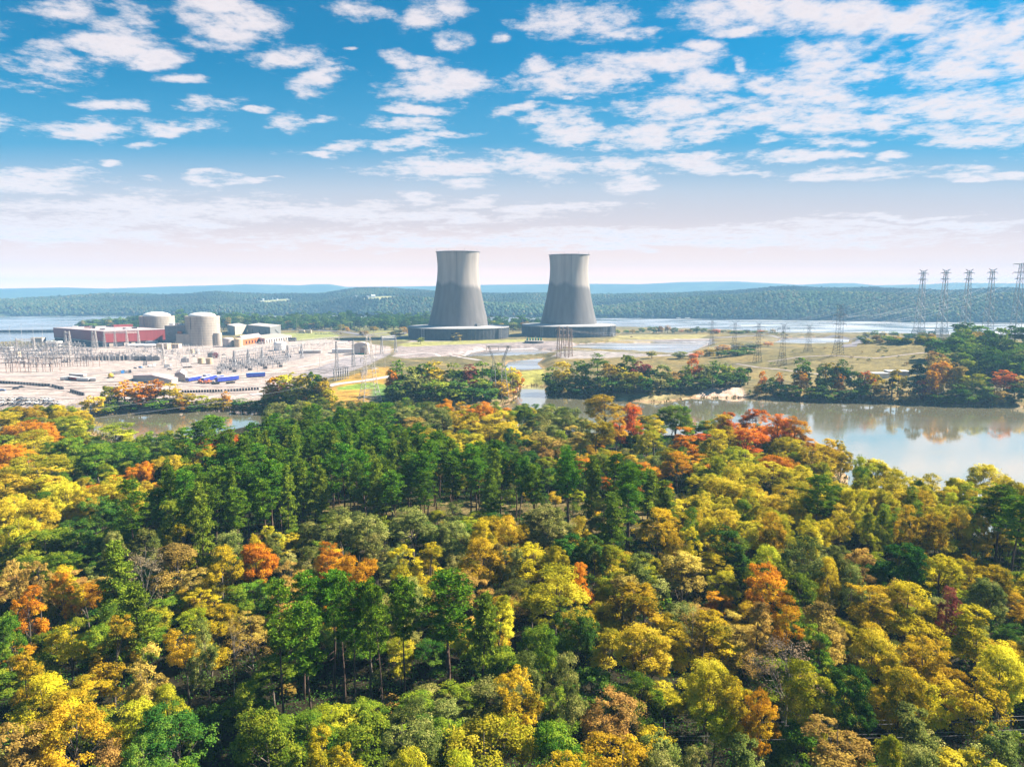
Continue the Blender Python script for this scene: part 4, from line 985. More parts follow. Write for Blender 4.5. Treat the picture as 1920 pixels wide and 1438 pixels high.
LBLUE = paint('light_blue_paint', (0.05, 0.22, 0.52), (0.04, 0.18, 0.45), 1.0, .5)
ORANGE = paint('orange_paint', (0.60, 0.16, 0.05), (0.5, 0.13, 0.04), .6, .6)
YELLOW = paint('yellow_paint', (0.62, 0.42, 0.03), (0.52, 0.35, 0.03), .6, .5)
GREEN = paint('green_paint', (0.03, 0.24, 0.13), (0.02, 0.18, 0.10), .6, .5)
BLACK = paint('black_rubber', (0.015, 0.015, 0.017), (0.03, 0.03, 0.03), 1.0, .8)
GLASS = paint('dark_glass', (0.02, 0.03, 0.045), (0.03, 0.04, 0.055), 1.0, .12)
PORC = paint('grey_porcelain', (0.40, 0.38, 0.38), (0.30, 0.28, 0.28), 1.0, .35)
ASPH = paint('asphalt', (0.20, 0.175, 0.185), (0.16, 0.14, 0.15), .2, .9, coords='Object')
TRACK = paint('dirt_track', (0.36, 0.29, 0.26), (0.29, 0.23, 0.2), .2, .95)
YROAD = paint('worn_yard_road', (0.30, 0.25, 0.23), (0.38, 0.31, 0.28), .12, .95)
PATHM = paint('pale_concrete_path', (0.46, 0.40, 0.385), (0.38, 0.33, 0.32), .2, .9)

# cooling towers -----------------------------------------------------
def shell_mat():
    m, nt = new_mat('tower_concrete')
    o = N(nt, 'ShaderNodeOutputMaterial'); p = N(nt, 'ShaderNodeBsdfPrincipled'); nt.links.new(p.outputs[0], o.inputs[0]); p.inputs['Roughness'].default_value = .9
    p.inputs['Specular IOR Level'].default_value = .15
    t = N(nt, 'ShaderNodeTexCoord'); s = N(nt, 'ShaderNodeSeparateXYZ'); nt.links.new(t.outputs['Object'], s.inputs[0])
    def noise(scale, st, det=5):
        mp = N(nt, 'ShaderNodeMapping'); mp.inputs['Scale'].default_value = st; nt.links.new(t.outputs['Object'], mp.inputs[0])
        z = N(nt, 'ShaderNodeTexNoise'); z.inputs['Scale'].default_value = scale; z.inputs['Detail'].default_value = det; nt.links.new(mp.outputs[0], z.inputs['Vector']); return z.outputs['Fac']
    def mth(op, a, b):
        n = N(nt, 'ShaderNodeMath', operation=op)
        for i, v in enumerate((a, b)):
            if isinstance(v, (int, float)): n.inputs[i].default_value = v
            else: nt.links.new(v, n.inputs[i])
        return n.outputs[0]
    edge = mth('ADD', s.outputs['Z'], mth('MULTIPLY', mth('SUBTRACT', noise(.035, (1, 1, .1), 3), .5), 34))
    r = N(nt, 'ShaderNodeMapRange'); r.interpolation_type = 'SMOOTHSTEP'; nt.links.new(edge, r.inputs['Value']); r.inputs['From Min'].default_value = 80; r.inputs['From Max'].default_value = 89
    mx = N(nt, 'ShaderNodeMix'); mx.data_type = 'RGBA'; nt.links.new(r.outputs[0], mx.inputs['Factor'])
    mx.inputs['A'].default_value = rgba((0.15, 0.137, 0.132)); mx.inputs['B'].default_value = rgba((0.34, 0.295, 0.262))
    v = N(nt, 'ShaderNodeMapRange'); nt.links.new(noise(.12, (1, 1, .06)), v.inputs['Value']); v.inputs['From Min'].default_value = .3; v.inputs['From Max'].default_value = .7; v.inputs['To Min'].default_value = .8; v.inputs['To Max'].default_value = 1.15
    # lift joints of the concrete pours
    w = N(nt, 'ShaderNodeTexWave', wave_type='BANDS', bands_direction='Z'); w.inputs['Scale'].default_value = .32; w.inputs['Distortion'].default_value = .4; nt.links.new(t.outputs['Object'], w.inputs['Vector'])
    wv = N(nt, 'ShaderNodeMapRange'); nt.links.new(w.outputs['Fac'], wv.inputs['Value']); wv.inputs['To Min'].default_value = .9; wv.inputs['To Max'].default_value = 1.04
    sc = N(nt, 'ShaderNodeVectorMath', operation='SCALE'); nt.links.new(mx.outputs['Result'], sc.inputs[0]); nt.links.new(mth('MULTIPLY', v.outputs[0], wv.outputs[0]), sc.inputs['Scale'])
    nt.links.new(sc.outputs[0], p.inputs['Base Color']); return m
SHELL = shell_mat()
LOUV = paint('louvre_dark', (0.035, 0.045, 0.06), (0.055, 0.06, 0.075), .3, .8)
SLAT = paint('louvre_slat', (0.11, 0.11, 0.12), (0.075, 0.08, 0.09), .25, .8)
DECK = paint('tower_deck', (0.42, 0.40, 0.39), (0.34, 0.32, 0.32), .15, .9)
def cooling_tower(px, ybase, ytop, kr, label):
    X, Y, s = at(px, ybase)
    Rr = 92.5 * kr * s; Y += Rr * .98
    s = depth(X, Y, GP) / 1280
    X = (px - 960) / 1280 * depth(X, Y, 70)
    root = empty('cooling_tower', (X, Y, GP)); tag(root, label, 'cooling tower', 'hyperbolic cooling towers')
    Htot = zat(X, Y, ytop) - GP
    zr = 18.0
    Rr = 93.5 * kr * s
    prof_px = [(57.6, 0.0), (55.5, .055), (52.6, .135), (49.5, .225), (46.7, .32), (44.2, .41), (42.2, .5), (40.4, .58), (39.0, .66), (38.1, .74), (37.9, .80), (38.2, .87), (39.0, .94), (39.9, 1.0)]
    zs = np.linspace(0, 1, 60); rs = np.interp(zs, [q[1] for q in prof_px], [q[0] for q in prof_px])
    ker = np.ones(5) / 5; rs[2:-2] = np.convolve(rs, ker, 'valid')
    prof = [(r * kr * s, zr + z * (Htot - zr)) for r, z in zip(rs, zs)]
    inner = [(r - .9, z) for r, z in prof][::-1]
    mb = MB(); mb.lathe(prof + inner, 128); mb.build('shell', SHELL, root, smooth=True)
    rt = prof[-1][0]
    mb = MB(); mb.lathe([(rt - .8, Htot + .01), (rt + .9, Htot + .01), (rt + .9, Htot + .6), (rt - .8, Htot + .6)], 128)
    for i in range(64):
        a = i * 2 * math.pi / 64; mb.bar((math.cos(a) * (rt + .7), math.sin(a) * (rt + .7), Htot + .3), (math.cos(a) * (rt + .7), math.sin(a) * (rt + .7), Htot + 1.7), .06)
    mb.build('rim', CONC_D, root)
    for a in (-2.7, -1.9, -1.2, -.5):
        mb = MB(); c = (math.cos(a) * (rt + 1), math.sin(a) * (rt + 1)); mb.bar((c[0], c[1], Htot + 1), (c[0], c[1], Htot + 4.5), .15); mb.build('warning_lamp', DSTEEL, root)
    a = -math.pi / 2 + .02; mb = MB()
    for dz in (-.35, .35):
        pts = [(math.cos(a) * (r + .35) + dz, math.sin(a) * (r + .35), z) for r, z in prof[::3]] + [(math.cos(a) * (rt + .35) + dz, math.sin(a) * (rt + .35), Htot)]
        mb.path(pts, [.12] * len(pts), 4)
    mb.build('ladder', DSTEEL, root)
    mb = MB(); mb.lathe([(Rr - 1.0, 0), (Rr - .6, zr - 1.2)], 160); mb.build('louvre_wall', LOUV, root)
    mb = MB()
    for k in range(10):
        z = 1.0 + k * 1.62; r = Rr - .95 + .4 * z / zr; mb.lathe([(r, z), (r + .75, z - .25), (r + .75, z + .12), (r, z + .42)], 160)
    mb.build('louvre_slats', SLAT, root)
    mb = MB()
    for i in range(80):
        t = i * 2 * math.pi / 80; c, q = math.cos(t), math.sin(t)
        mb.bar((c * (Rr + .1), q * (Rr + .1), 0), (c * (Rr + .5), q * (Rr + .5), zr - 1), .22)
    mb.build('column_ring', SLAT, root)
    mb = MB(); r0 = prof[0][0]
    mb.lathe([(r0 - 1.2, zr + 1.6), (Rr - 8, zr - .4), (Rr + .8, zr - .2), (Rr + .8, zr - 1.2), (Rr - 2, zr - 1.3)], 160); mb.build('deck', DECK, root)
    mb = MB(); mb.lathe([(Rr + .6, zr + .75), (Rr + .72, zr + .75), (Rr + .72, zr + .9), (Rr + .6, zr + .9)], 120)
    for i in range(120):
        t = i * 2 * math.pi / 120; mb.bar((math.cos(t) * (Rr + .66), math.sin(t) * (Rr + .66), zr - .2), (math.cos(t) * (Rr + .66), math.sin(t) * (Rr + .66), zr + .8), .06)
    mb.build('railing', DSTEEL, root)
    for a in (-.62, -2.2):
        st = MB(); c, q = math.cos(a) * (Rr + 3.2), math.sin(a) * (Rr + 3.2)
        for dx, dy in ((-2, -1.6), (2, -1.6), (2, 1.6), (-2, 1.6)): st.bar((c + dx, q + dy, 0), (c + dx, q + dy, zr + 1), .2)
        for k in range(6): st.box((c, q, 1.5 + k * 3.1), (4.4, 3.6, .25)); st.bar((c - 2, q - 1.7, 1.5 + k * 3.1 - 3.1 * (k > 0)), (c + 2, q - 1.7, 1.5 + k * 3.1), .18)
        st.build('stair_tower', STEEL, root)
    a = -1.1 if kr > .95 else -.5                       # arched doorway on the deck
    if kr > .95:
        mb = MB(); c, q = math.cos(-.85) * (r0 + .2), math.sin(-.85) * (r0 + .2)
        mb.box((c, q, zr + 3), (7, 5, 4.5), -.85 + math.pi / 2); mb.build('portal', CONC_D, root)
    else:
        mb = MB(); mb.box((math.cos(-.5) * (Rr + 1.5), math.sin(-.5) * (Rr + 1.5), 2.2), (3, 3, 5), .4); mb.build('door_hood', WHITE, root)
    return root
cooling_tower(859.5, 638, 473.5, 1.0, 'larger, nearer concrete cooling tower with a scalloped dark stain below its waist')
cooling_tower(1066.5, 633, 479, .93, 'farther concrete cooling tower with a straight stain line and thin dark ladder')

# reactor buildings --------------------------------------------------
def reactor(px, ybase, ytop, ydome, rpx, label, sh=0):
    X, Y, s = at(px, ybase); R = rpx * s; Y += R; s = depth(X, Y, 20) / 1280; X = (px - 960) * s; R = rpx * s
    root = empty('reactor_building', (X, Y, GP)); tag(root, label, 'reactor building', 'domed reactor buildings')
    H = zat(X, Y - R, ytop) - GP; D = zat(X, Y, ydome) - GP
    mb = MB(); mb.lathe([(R, 0), (R, H), (R - 1.2, H), (R - 1.2, H - 2)], 72); mb.build('wall', CONC, root, smooth=False)
    mb = MB()
    for k in range(1, 12): mb.lathe([(R, H * k / 12), (R + .12, H * k / 12), (R + .12, H * k / 12 + .25), (R, H * k / 12 + .25)], 72)
    mb.build('wall_joint', CONC_D, root)
    rd = R * .80; mb = MB()
    mb.lathe([(rd, H - 1.5), (rd, H + .3)] + [(rd * math.cos(t), H + .3 + (D - H - .3) * math.sin(t)) for t in np.linspace(.05, math.pi / 2 - .01, 14)], 72); mb.build('dome', WHITE, root, smooth=True)
    mb = MB(); mb.lathe([(R - 1.0, H - 1.6), (rd - .2, H - 1.5)], 72); mb.build('parapet_gutter', CONC_D, root)
    mb = MB(); mb.bar((-.3 * R, -math.sqrt(1 - .09) * R - .4, H * .55), (-.3 * R, -math.sqrt(1 - .09) * R - .4, H), .5); mb.build('downpipe', CONC_D, root)
    if sh:
        mb = MB(); mb.lathe([(6, 0), (6, H * .42), (0.1, H * .47)], 32, c=(R * .98, -R * .25)); mb.build('stair_turret', CONC, root)
    return root
reactor(295.5, 636.5, 593.5, 584.5, 30, 'domed reactor building standing behind the red turbine hall')
reactor(381, 649, 593.5, 585.5, 30, 'domed reactor building standing free with its full wall showing', 1)

# buildings from three ground corners --------------------------------
def bld3(name, label, cat, L, C_, R_, ytop, wall, roof, group=None, low=None, bands=(), over=.4, parts=None, z=GP):
    l = Vector(at(*L, z)[:2]); c = Vector(at(*C_, z)[:2]); r = Vector(at(*R_, z)[:2]); q = l + r - c
    o = (l + r) / 2; H = zat(c.x, c.y, ytop) - z
    root = empty(name, (o.x, o.y, z)); tag(root, label, cat, group)
    P = [tuple(c - o), tuple(r - o), tuple(q - o), tuple(l - o)]
    if low:
        mb = MB().prism(grow(P, -1.0), -.3, H * low[0]); mb.build('lower_wall', low[1], root)
        mb = MB().prism(P, H * low[0] + .005, H); mb.build('wall', wall, root)
    else:
        mb = MB().prism(P, -.3, H); mb.build('wall', wall, root)
    mb = MB().prism(grow(P, over), H + .01, H + .5); rf = mb.build('roof', roof, root)
    return root, P, H, rf
root, P, H, rf = bld3('turbine_hall', 'long maroon turbine hall with a dark ground storey and pale flat roof', 'power house', (102, 641), (199, 651), (314.5, 645), 622, RED, ROOF, low=(.30, DARKC))
c, r_, q, l = [Vector(p) for p in P]
for i in range(15):
    u, v = rnd.uniform(.06, .94), rnd.uniform(.1, .9); p = c + (r_ - c) * u + (l - c) * v; w = rnd.uniform(3, 7)
    mb = MB(); mb.box((p.x, p.y, H + 1.45), (w, w * .7, rnd.uniform(1.2, 2.4)), .5); mb.build('roof_vent', rnd.choice([WHITE, PALE, RED, DARKC]), root)
p = c + (r_ - c) * .93 + (l - c) * .72; d = math.atan2((r_ - c).y, (r_ - c).x)
mb = MB(); mb.box((p.x, p.y, H + 2.1), (26, 10, 3.2), d); mb.build('penthouse', RED, root)
for k in range(8):
    p = c + (r_ - c) * (k + .7) / 8.6; nrm = Vector((-(l - c).x, -(l - c).y)).normalized()
    mb = MB(); mb.box((p.x + nrm.x * -.4, p.y + nrm.y * -.4, H * .13), (5, .9, H * .2), d); mb.build('bay_door', (CONC, DARKC, PALE)[k % 3], root)
mb = MB(); a = c + (l - c) * .02; b = c + (l - c) * .98
mb.bar((a.x, a.y - .6, H * .30), (b.x, b.y - .6, H * .30), .9); mb.build('canopy', CONC, root)

def boxb(name, label, cat, x0, x1, ytop, yb, dep, wall, roof, rz=0.0, group=None, extra=None, z=GP):
    X, Y, s = at((x0 + x1) / 2, yb, z); W = (x1 - x0) * s; H = zat(X, Y, ytop) - z
    root = empty(name, (X, Y + dep / 2, z), rz); tag(root, label, cat, group)
    MB().box((0, 0, H / 2 - .15), (W, dep, H + .3)).build('wall', wall, root)
    MB().box((0, 0, H + .2), (W + .5, dep + .5, .38)).build('roof', roof, root)
    return root, W, H
rt, W, H = boxb('auxiliary_building', 'dark grey concrete block between the two domed reactors', 'building', 311, 352, 611, 648, 30, CONC_D, PALE)
for i in range(5): MB().box((-W * .35 + i * W * .17, rnd.uniform(-8, 4), H + 1.6), (rnd.uniform(3, 6), 4, 2.4)).build('roof_plant', (WHITE, PALE)[i % 2], rt)
boxb('auxiliary_building', 'square concrete annex against the free-standing reactor', 'building', 349, 369, 620.5, 646, 16, CONC, CONC, -.15)
rt, W, H = boxb('service_building', 'tan concrete service block in front of the reactors', 'building', 330, 355, 627, 649, 14, CONC, PALE, .2)
MB().box((-W * .3, 0, H + 2), (5, 5, 3.5)).build('crane_cab', ORANGE, rt)
rt, W, H = boxb('service_building', 'low tan round-cornered block beside the turbine hall', 'building', 293, 314, 645, 655, 10, TAN, PALE)
rt, W, H = boxb('service_building', 'lower tan wall block next to the round-cornered block', 'building', 315, 335, 645.5, 653, 9, PALE, TAN)
rt, W, H = boxb('service_building', 'grey door-fronted block at the end of the turbine hall', 'building', 312, 332, 633, 646, 12, CONC_D, CONC)
for i in range(3): MB().box((-W * .3 + i * W * .3, -6.15, H * .35), (W * .2, .3, H * .6)).build('door', DARKC, rt)
boxb('gatehouse', 'small tan hut by the river west of the turbine hall', 'building', 58, 79, 634, 643, 9, PALE, TAN)
boxb('gatehouse', 'white flat-roofed hut at the corner of the turbine hall', 'building', 85, 107, 641, 650, 12, WHITE, WHITE)
boxb('gatehouse', 'long low pale shed at the photo edge by the river', 'building', -10, 18, 652, 660, 12, PALE, WHITE)
boxb('gatehouse', 'square tan kiosk among the switchyard posts', 'building', 25, 33, 660, 670, 6, TAN, PALE)
for i, (L, C_, R_, yt, lb) in enumerate((((427, 624), (441, 628.5), (463, 625), 612.5, 'smaller grey concrete store on the grassy bank'), ((465, 625), (507, 630), (527, 625.5), 613.5, 'wider grey concrete store with an outside stair'))):
    root, P, H, rf = bld3('store_building', lb, 'building', L, C_, R_, yt, CONC_D if i else CONC, PALE, 'concrete stores')
    c, r_, q, l = [Vector(p) for p in P]; d = math.atan2((l - c).y, (l - c).x)
    for k in range(2 + i):
        p = c + (l - c) * (k + .6) / (2.4 + i); MB().box((p.x, p.y, H * .3), (4.5, .5, H * .55), d).build('door', DARKC, root)
    if i:
        a = c + (r_ - c) * .45; b = c + (r_ - c) * .8; MB().bar((a.x + .6, a.y - 1, H * .6), (b.x + .6, b.y - 1, .5), .55).build('stair', DSTEEL, root)
def gable(root, P, H, h, mat):
    c, r_, q, l = [Vector(p) for p in P]; a = (c + l) / 2; b = (r_ + q) / 2
    vs = [(c.x, c.y, H + .52), (r_.x, r_.y, H + .52), (q.x, q.y, H + .52), (l.x, l.y, H + .52), (a.x, a.y, H + h), (b.x, b.y, H + h)]
    MB().add(vs, [(0, 1, 5, 4), (2, 3, 4, 5), (3, 0, 4), (1, 2, 5), (3, 2, 1, 0)]).build('roof_ridge', mat, root)
root, P, H, rf = bld3('workshop', 'orange-walled workshop with a pale pink gabled roof', 'building', (444, 643), (456, 648), (492, 642), 637, ORANGE, ROOF)
gable(root, P, H, 4, ROOF)
for k in range(6):
    p = Vector(P[0]) + (Vector(P[1]) - Vector(P[0])) * (k + .9) / 6.6; MB().box((p.x, p.y - .05, H * .45), (3, .6, H * .55), .4).build('window', DARKC, root)
root, P, H, rf = bld3('cooler_bank', 'long white cooler bank with dark openings behind the workshop', 'cooler', (470, 640), (497, 645), (547, 638), 635.5, PALE, CONC)
for k in range(11):
    p = Vector(P[0]) + (Vector(P[1]) - Vector(P[0])) * (k + .6) / 11.2; MB().box((p.x, p.y, H * .45), (2.4, .8, H * .6), .4).build('opening', DARKC, root)
for k in range(5):
    p = Vector(P[3]) + (Vector(P[0]) - Vector(P[3])) * (k + .6) / 5.2; MB().box((p.x, p.y, H * .45), (2.6, .8, H * .6), -.5).build('opening', DARKC, root)
for i, x in enumerate((543, 551)): boxb('cooler_cell', ('dark louvred cell next to the cooler bank', 'dark louvred cell farther from the cooler bank')[i], 'cooler', x - 3, x + 3.2, 633.5, 640, 5, DARKC, CONC)
root, W, H = boxb('pump_building', 'beige round-topped pump building by the lattice masts', 'building', 664, 689, 648, 665, 14, PALE, PALE)
mb = MB(); vs = []
for yy in (-7, 7):
    for k in range(9): t = math.pi * k / 8; vs.append((math.cos(t) * W * .5, yy, H + .4 + math.sin(t) * 3.2))
mb.add(vs, [(k, k + 1, k + 10, k + 9) for k in range(8)] + [tuple(range(8, -1, -1)), tuple(range(9, 18))]); mb.build('barrel_roof', PALE, root)
MB().box((W * .12, -7.1, H * .4), (5, .4, H * .6)).build('door', RUST, root); MB().box((W * .05, -7.6, .8), (7, 1.5, 1.6)).build('green_crate', GREEN, root)
boxb('storage_shed', 'long low white shed beside the pump building', 'shed', 622, 661, 655.5, 662, 10, WHITE, WHITE, .12)
boxb('storage_shed', 'long beige kerb-side shed at the far end of the grey yard', 'shed', 560, 600, 658, 663, 5, PALE, WHITE, .2)
root, P, H, rf = bld3('warehouse_tent', 'large white tent roof behind the orange trees', 'tent', (250, 713), (322, 722), (334, 717), 713.5, PALE, ROOF); gable(root, P, H, 2.6, ROOF)
root, P, H, rf = bld3('warehouse_tent', 'smaller white gabled tent beside the blue trailers', 'tent', (328, 712), (348, 715), (352, 708), 704.5, PALE, ROOF); gable(root, P, H, 2.6, ROOF)
boxb('plant_house', 'white-roofed house half hidden by trees on the right bank', 'house', 1640, 1667, 701, 714, 9, WHITE, WHITE, .1, z=6)
boxb('plant_house', 'pale garage beside the half hidden white house', 'house', 1668, 1706, 697, 712, 10, PALE, WHITE, -.15, z=6)
for i, (x0, x1, yt, yb) in enumerate(((699, 712, 602, 611), (722, 732, 603, 612), (740, 753, 602, 610), (694, 704, 610, 616))):
    boxb('cottage', ('beige cottage under the dark tree line', 'white cottage nearest the tower lawn', 'grey-roofed cottage beside the pale tree', 'small tan shed below the cottages')[i], 'house', x0, x1, yt, yb, 10, (TAN, WHITE, CONC, PALE)[i], (PALE, WHITE, CONC_D, WHITE)[i], group='cottages by the tree line')
for i, x in enumerate((565, 578)): boxb('storage_shed', ('tan hut near the grassy bank', 'second tan hut on the yard by the grassy bank')[i], 'shed', x - 5, x + 5, 619.5, 625, 6, TAN, PALE)

def tank(x, yb, w, yt, mat, label, dome=True, group='storage tanks'):
    X, Y, s = at(x, yb); R = w / 2 * s; Y += R; H = zat(X, Y - R, yt) - GP
    root = empty('storage_tank', (X, Y, GP)); tag(root, label, 'tank', group)
    MB().lathe([(R, -.3), (R, H)], 36).build('shell', mat, root, smooth=True)
    MB().lathe([(R + .15, H - .2), (R + .15, H + .1)] + [(R * math.cos(t), H + .1 + R * (.28 if dome else .05) * math.sin(t)) for t in np.linspace(.05, 1.56, 8)], 36).build('roof', mat, root, smooth=True)
    mb = MB()
    for dx in (-.4, .4): mb.bar((R * .4 + dx, -R * .95, 0), (R * .4 + dx, -R * .95, H + .6), .08)
    mb.build('ladder', DSTEEL, root)
tank(424, 651, 20, 636, PALE, 'silver-grey tank at the foot of the free-standing reactor')
tank(444, 651, 16, 636.5, TAN, 'beige tank beside the silver-grey one')
tank(521.5, 658, 22, 644, WHITE, 'white domed tank in the grey switchyard')
tank(374.5, 682, 12, 672, TAN, 'tan drum tank, first of the yard pair', False)
tank(390.5, 683, 12, 672.5, TAN, 'tan drum tank, second of the yard pair', False)
tank(359, 662, 7, 655.5, TAN, 'small tan tank behind the drum tanks', False)
tank(368, 664, 8, 656.5, WHITE, 'small white tank behind the drum tanks', False)
# pump station on the channel
X, Y, s = at(1002, 649, 2); root = empty('pump_station', (X, Y + 10, 2)); tag(root, 'dark round-walled pump station with green pumps on its deck', 'pump station')
R = 17 * s; mb = MB(); mb.lathe([(R, -2), (R, 7)], 40)
for k in range(28): t = math.pi + math.pi * k / 27; mb.bar((math.cos(t) * (R + .3), math.sin(t) * (R + .3), -2), (math.cos(t) * (R + .3), math.sin(t) * (R + .3), 7), .5)
mb.build('wall', CONC_D, root); MB().lathe([(.1, 7.3), (R + .8, 7.3), (R + .8, 6.8)], 40).build('deck', CONC, root)
for k in range(6):
    mb = MB(); mb.box((-R * .75 + k * R * .3, -R * .2, 8.4), (2.6, 2.2, 2.2)); mb.lathe([(1, 9.5), (1, 11), (.3, 11.4)], 12, c=(-R * .75 + k * R * .3, -R * .2)); mb.build('pump', GREEN, root)
for x in (-R * .9, R * .1): MB().bar((x, -R * .3, 7), (x, -R * .3, 14), .25).build('lamp_post', STEEL, root)
# skimmer wall in the river
a = at(-60, 624, 0); b = at(104, 623, 0); d = Vector((b[0] - a[0], b[1] - a[1])); L = d.length
root = empty('skimmer_wall', ((a[0] + b[0]) / 2, (a[1] + b[1]) / 2, 0), math.atan2(d.y, d.x)); tag(root, 'long dark skimmer wall standing across the river inlet', 'river wall')
MB().box((0, 0, 2.2), (L, 2, 4.6)).build('wall', DARKC, root); MB().box((0, 0, 4.7), (L, 3, .35)).build('walkway', CONC, root)
mb = MB()
for k in range(14): mb.box((-L / 2 + (k + .5) * L / 14, 0, 1.5), (1.6, 4, 6))
mb.build('pier', CONC_D, root)

# roads and paths -----------------------------------------------------
def strip(name, pts, w, mat, z=None):
    W = [Vector(hit(x, y)[:2]) for x, y in pts]; S = []
    for a, b in zip(W[:-1], W[1:]):
        n = max(2, int((b - a).length / 5)); S += [a.lerp(b, i / n) for i in range(n)]
    S.append(W[-1]); vs = []
    for i, p in enumerate(S):
        t = (S[min(i + 1, len(S) - 1)] - S[max(i - 1, 0)]).normalized(); n = Vector((-t.y, t.x))
        for k in (-1, -.33, .33, 1): q = p + n * (w / 2 * k); vs.append((q.x, q.y))
    A_ = np.array(vs); hh = height(A_[:, 0], A_[:, 1]) + .22
    V = np.column_stack([A_, np.maximum(hh, .2)]); n = len(S); f = []
    for i in range(n - 1):
        for k in range(3): f.append((i * 4 + k, i * 4 + k + 1, i * 4 + k + 5, i * 4 + k + 4))
    me = bpy.data.meshes.new(name); me.from_pydata(V.tolist(), [], f); me.materials.append(mat); o = bpy.data.objects.new(name, me); COL.objects.link(o); tag(o, kind='structure')
strip('road', [(470, 741), (560, 733), (632, 721), (690, 714), (738, 706)], 9, PATHM)
strip('road', [(556, 691), (600, 681), (660, 668), (705, 659), (740, 655)], 5, PATHM)
strip('road', [(528, 619), (590, 619), (642, 622), (690, 630), (735, 630), (775, 622)], 14, ASPH)
strip('road', [(560, 640), (620, 634), (680, 629), (740, 623)], 10, ASPH)
strip('road', [(640, 640), (700, 637), (735, 638), (760, 630)], 12, ASPH)
strip('path', [(850, 669), (880, 662), (905, 655.5), (1000, 655), (1100, 657), (1160, 664)], 5, PATHM)
strip('path', [(735, 668), (800, 662), (850, 668), (900, 676)], 6, PATHM)
strip('path', [(1380, 683), (1420, 689), (1470, 694), (1530, 702), (1600, 708)], 3.5, TRACK)
strip('path', [(1440, 679), (1500, 670), (1560, 668), (1640, 672), (1740, 662)], 3, TRACK)
strip('road', [(1340, 633), (1450, 631), (1560, 634), (1610, 633)], 16, ASPH)
strip('road', [(1592, 652), (1608, 643), (1618, 632)], 14, ASPH)
strip('path', [(750, 652), (900, 645), (1000, 642), (1160, 641), (1330, 639)], 6, TRACK)
strip('road', [(-20, 724), (60, 727), (150, 735), (240, 737), (360, 738), (480, 735)], 7, TRACK)

strip('road', [(-20, 706), (120, 704), (240, 697), (340, 690), (425, 683)], 9, YROAD)
strip('road', [(190, 716), (300, 712), (345, 722), (480, 726), (560, 720)], 8, YROAD)
strip('road', [(235, 652), (300, 662), (345, 676), (352, 690)], 8, YROAD)
strip('road', [(-20, 744), (80, 744), (150, 748)], 8, YROAD)
# vehicles --------------------------------------------------------------
def car_proto():
    root = bpy.data.objects.new('parked_car', None)
    b = MB(); pr = [(-2.2, .35), (-2.2, .85), (-1.9, .95), (-1.15, 1.0), (1.25, 1.0), (2.1, .85), (2.25, .6), (2.2, .35)]
    n = len(pr); vs = [(x, -.9, z) for x, z in pr] + [(x, .9, z) for x, z in pr]
    b.add(vs, [tuple(range(n)), tuple(range(2 * n - 1, n - 1, -1))] + [(i, n + i, n + (i + 1) % n, (i + 1) % n) for i in range(n)])
    b.box((-.35, 0, 1.47), (1.7, 1.45, .06)); body = b.build('body', WHITE, root, link=False)
    g = MB(); g.box((-.3, 0, 1.22), (2.5, 1.7, .45), taper=.72); gl = g.build('window', GLASS, root, link=False)
    kids = [(body, []), (gl, [])]
    for x in (-1.4, 1.4):
        for y in (-.82, .82):
            w = MB(); w.bar((x, y - .1, .33), (x, y + .1, .33), .34, 12); kids.append((w.build('wheel', BLACK, root, link=False), []))
    body.material_slots[0].link = 'OBJECT'
    return root, kids
CAR = car_proto()
CARM = {'white': WHITE, 'silver': STEEL_L, 'black': DSTEEL, 'blue': LBLUE, 'red': RED, 'grey': STEEL}
cars = {}
def car(x, y, rz, colr_, where):
    X, Y, g = hit(x, y); CAR[1][0][0].material_slots[0].material = CARM[colr_]
    o = dup(*CAR); o.location = (X, Y, g); o.rotation_euler = (0, 0, rz); o['category'] = 'car'
    cars.setdefault((colr_, where), []).append((x, o))
for r_i, (y, n) in enumerate(((751, 13), (757.5, 15))):
    for i in range(n): car(-4 + i * 8.3 + rnd.uniform(-.5, .5), y, 1.3 + rnd.choice((0, 3.14)), rnd.choice(['white', 'white', 'silver', 'white', 'silver', 'white', 'grey', 'silver'] if i % 5 else ['grey', 'black', 'silver']), 'parked in the lot by the brown pond, ' + ('back row', 'front row')[r_i])
for (x, y, k) in ((30, 730, 'black'), (40, 727.5, 'black'), (4, 734, 'blue')): car(x, y, .2, k, 'standing alone near the dark barrier')
for i in range(30):
    x = 52 + (i % 10) * 7.5 + rnd.uniform(-2, 2); y = (658, 664, 669)[i // 10] + rnd.uniform(-.5, .5); car(x, y, 1.2, rnd.choice(['black', 'grey', 'blue', 'black', 'silver']), 'among the switchyard posts, ' + ('far row', 'middle row', 'near row')[i // 10])
for i in range(10): car(592 + i * 5.2, 627 + rnd.uniform(-.8, .8), rnd.uniform(0, .4), rnd.choice(['black', 'white', 'silver', 'red']), 'parked below the dark tree line')
for x, y, k in ((255, 691, 'silver'), (263, 690, 'blue'), (228, 698, 'white'), (232, 697, 'grey'), (312, 690, 'white'), (318, 694, 'grey'), (284, 687, 'white'), (345, 679, 'white'), (420, 666, 'silver'), (655, 641, 'red'), (1184, 632.5, 'red')):
    car(x, y, rnd.uniform(-.4, .4), k, 'on the open plant ground')
for (k, wh), v in cars.items():
    v.sort(key=lambda t: t[0]); n = len(v)
    for i, (x, o) in enumerate(v):
        o['label'] = f"{k} car {wh}" if n == 1 or n > 8 else f"{k} car {wh}, {ORD_[i]} from the left" if n > 2 else f"{k} car {wh}, {('western', 'eastern')[i]} of two"
        o['group'] = f"{k} cars {wh}"
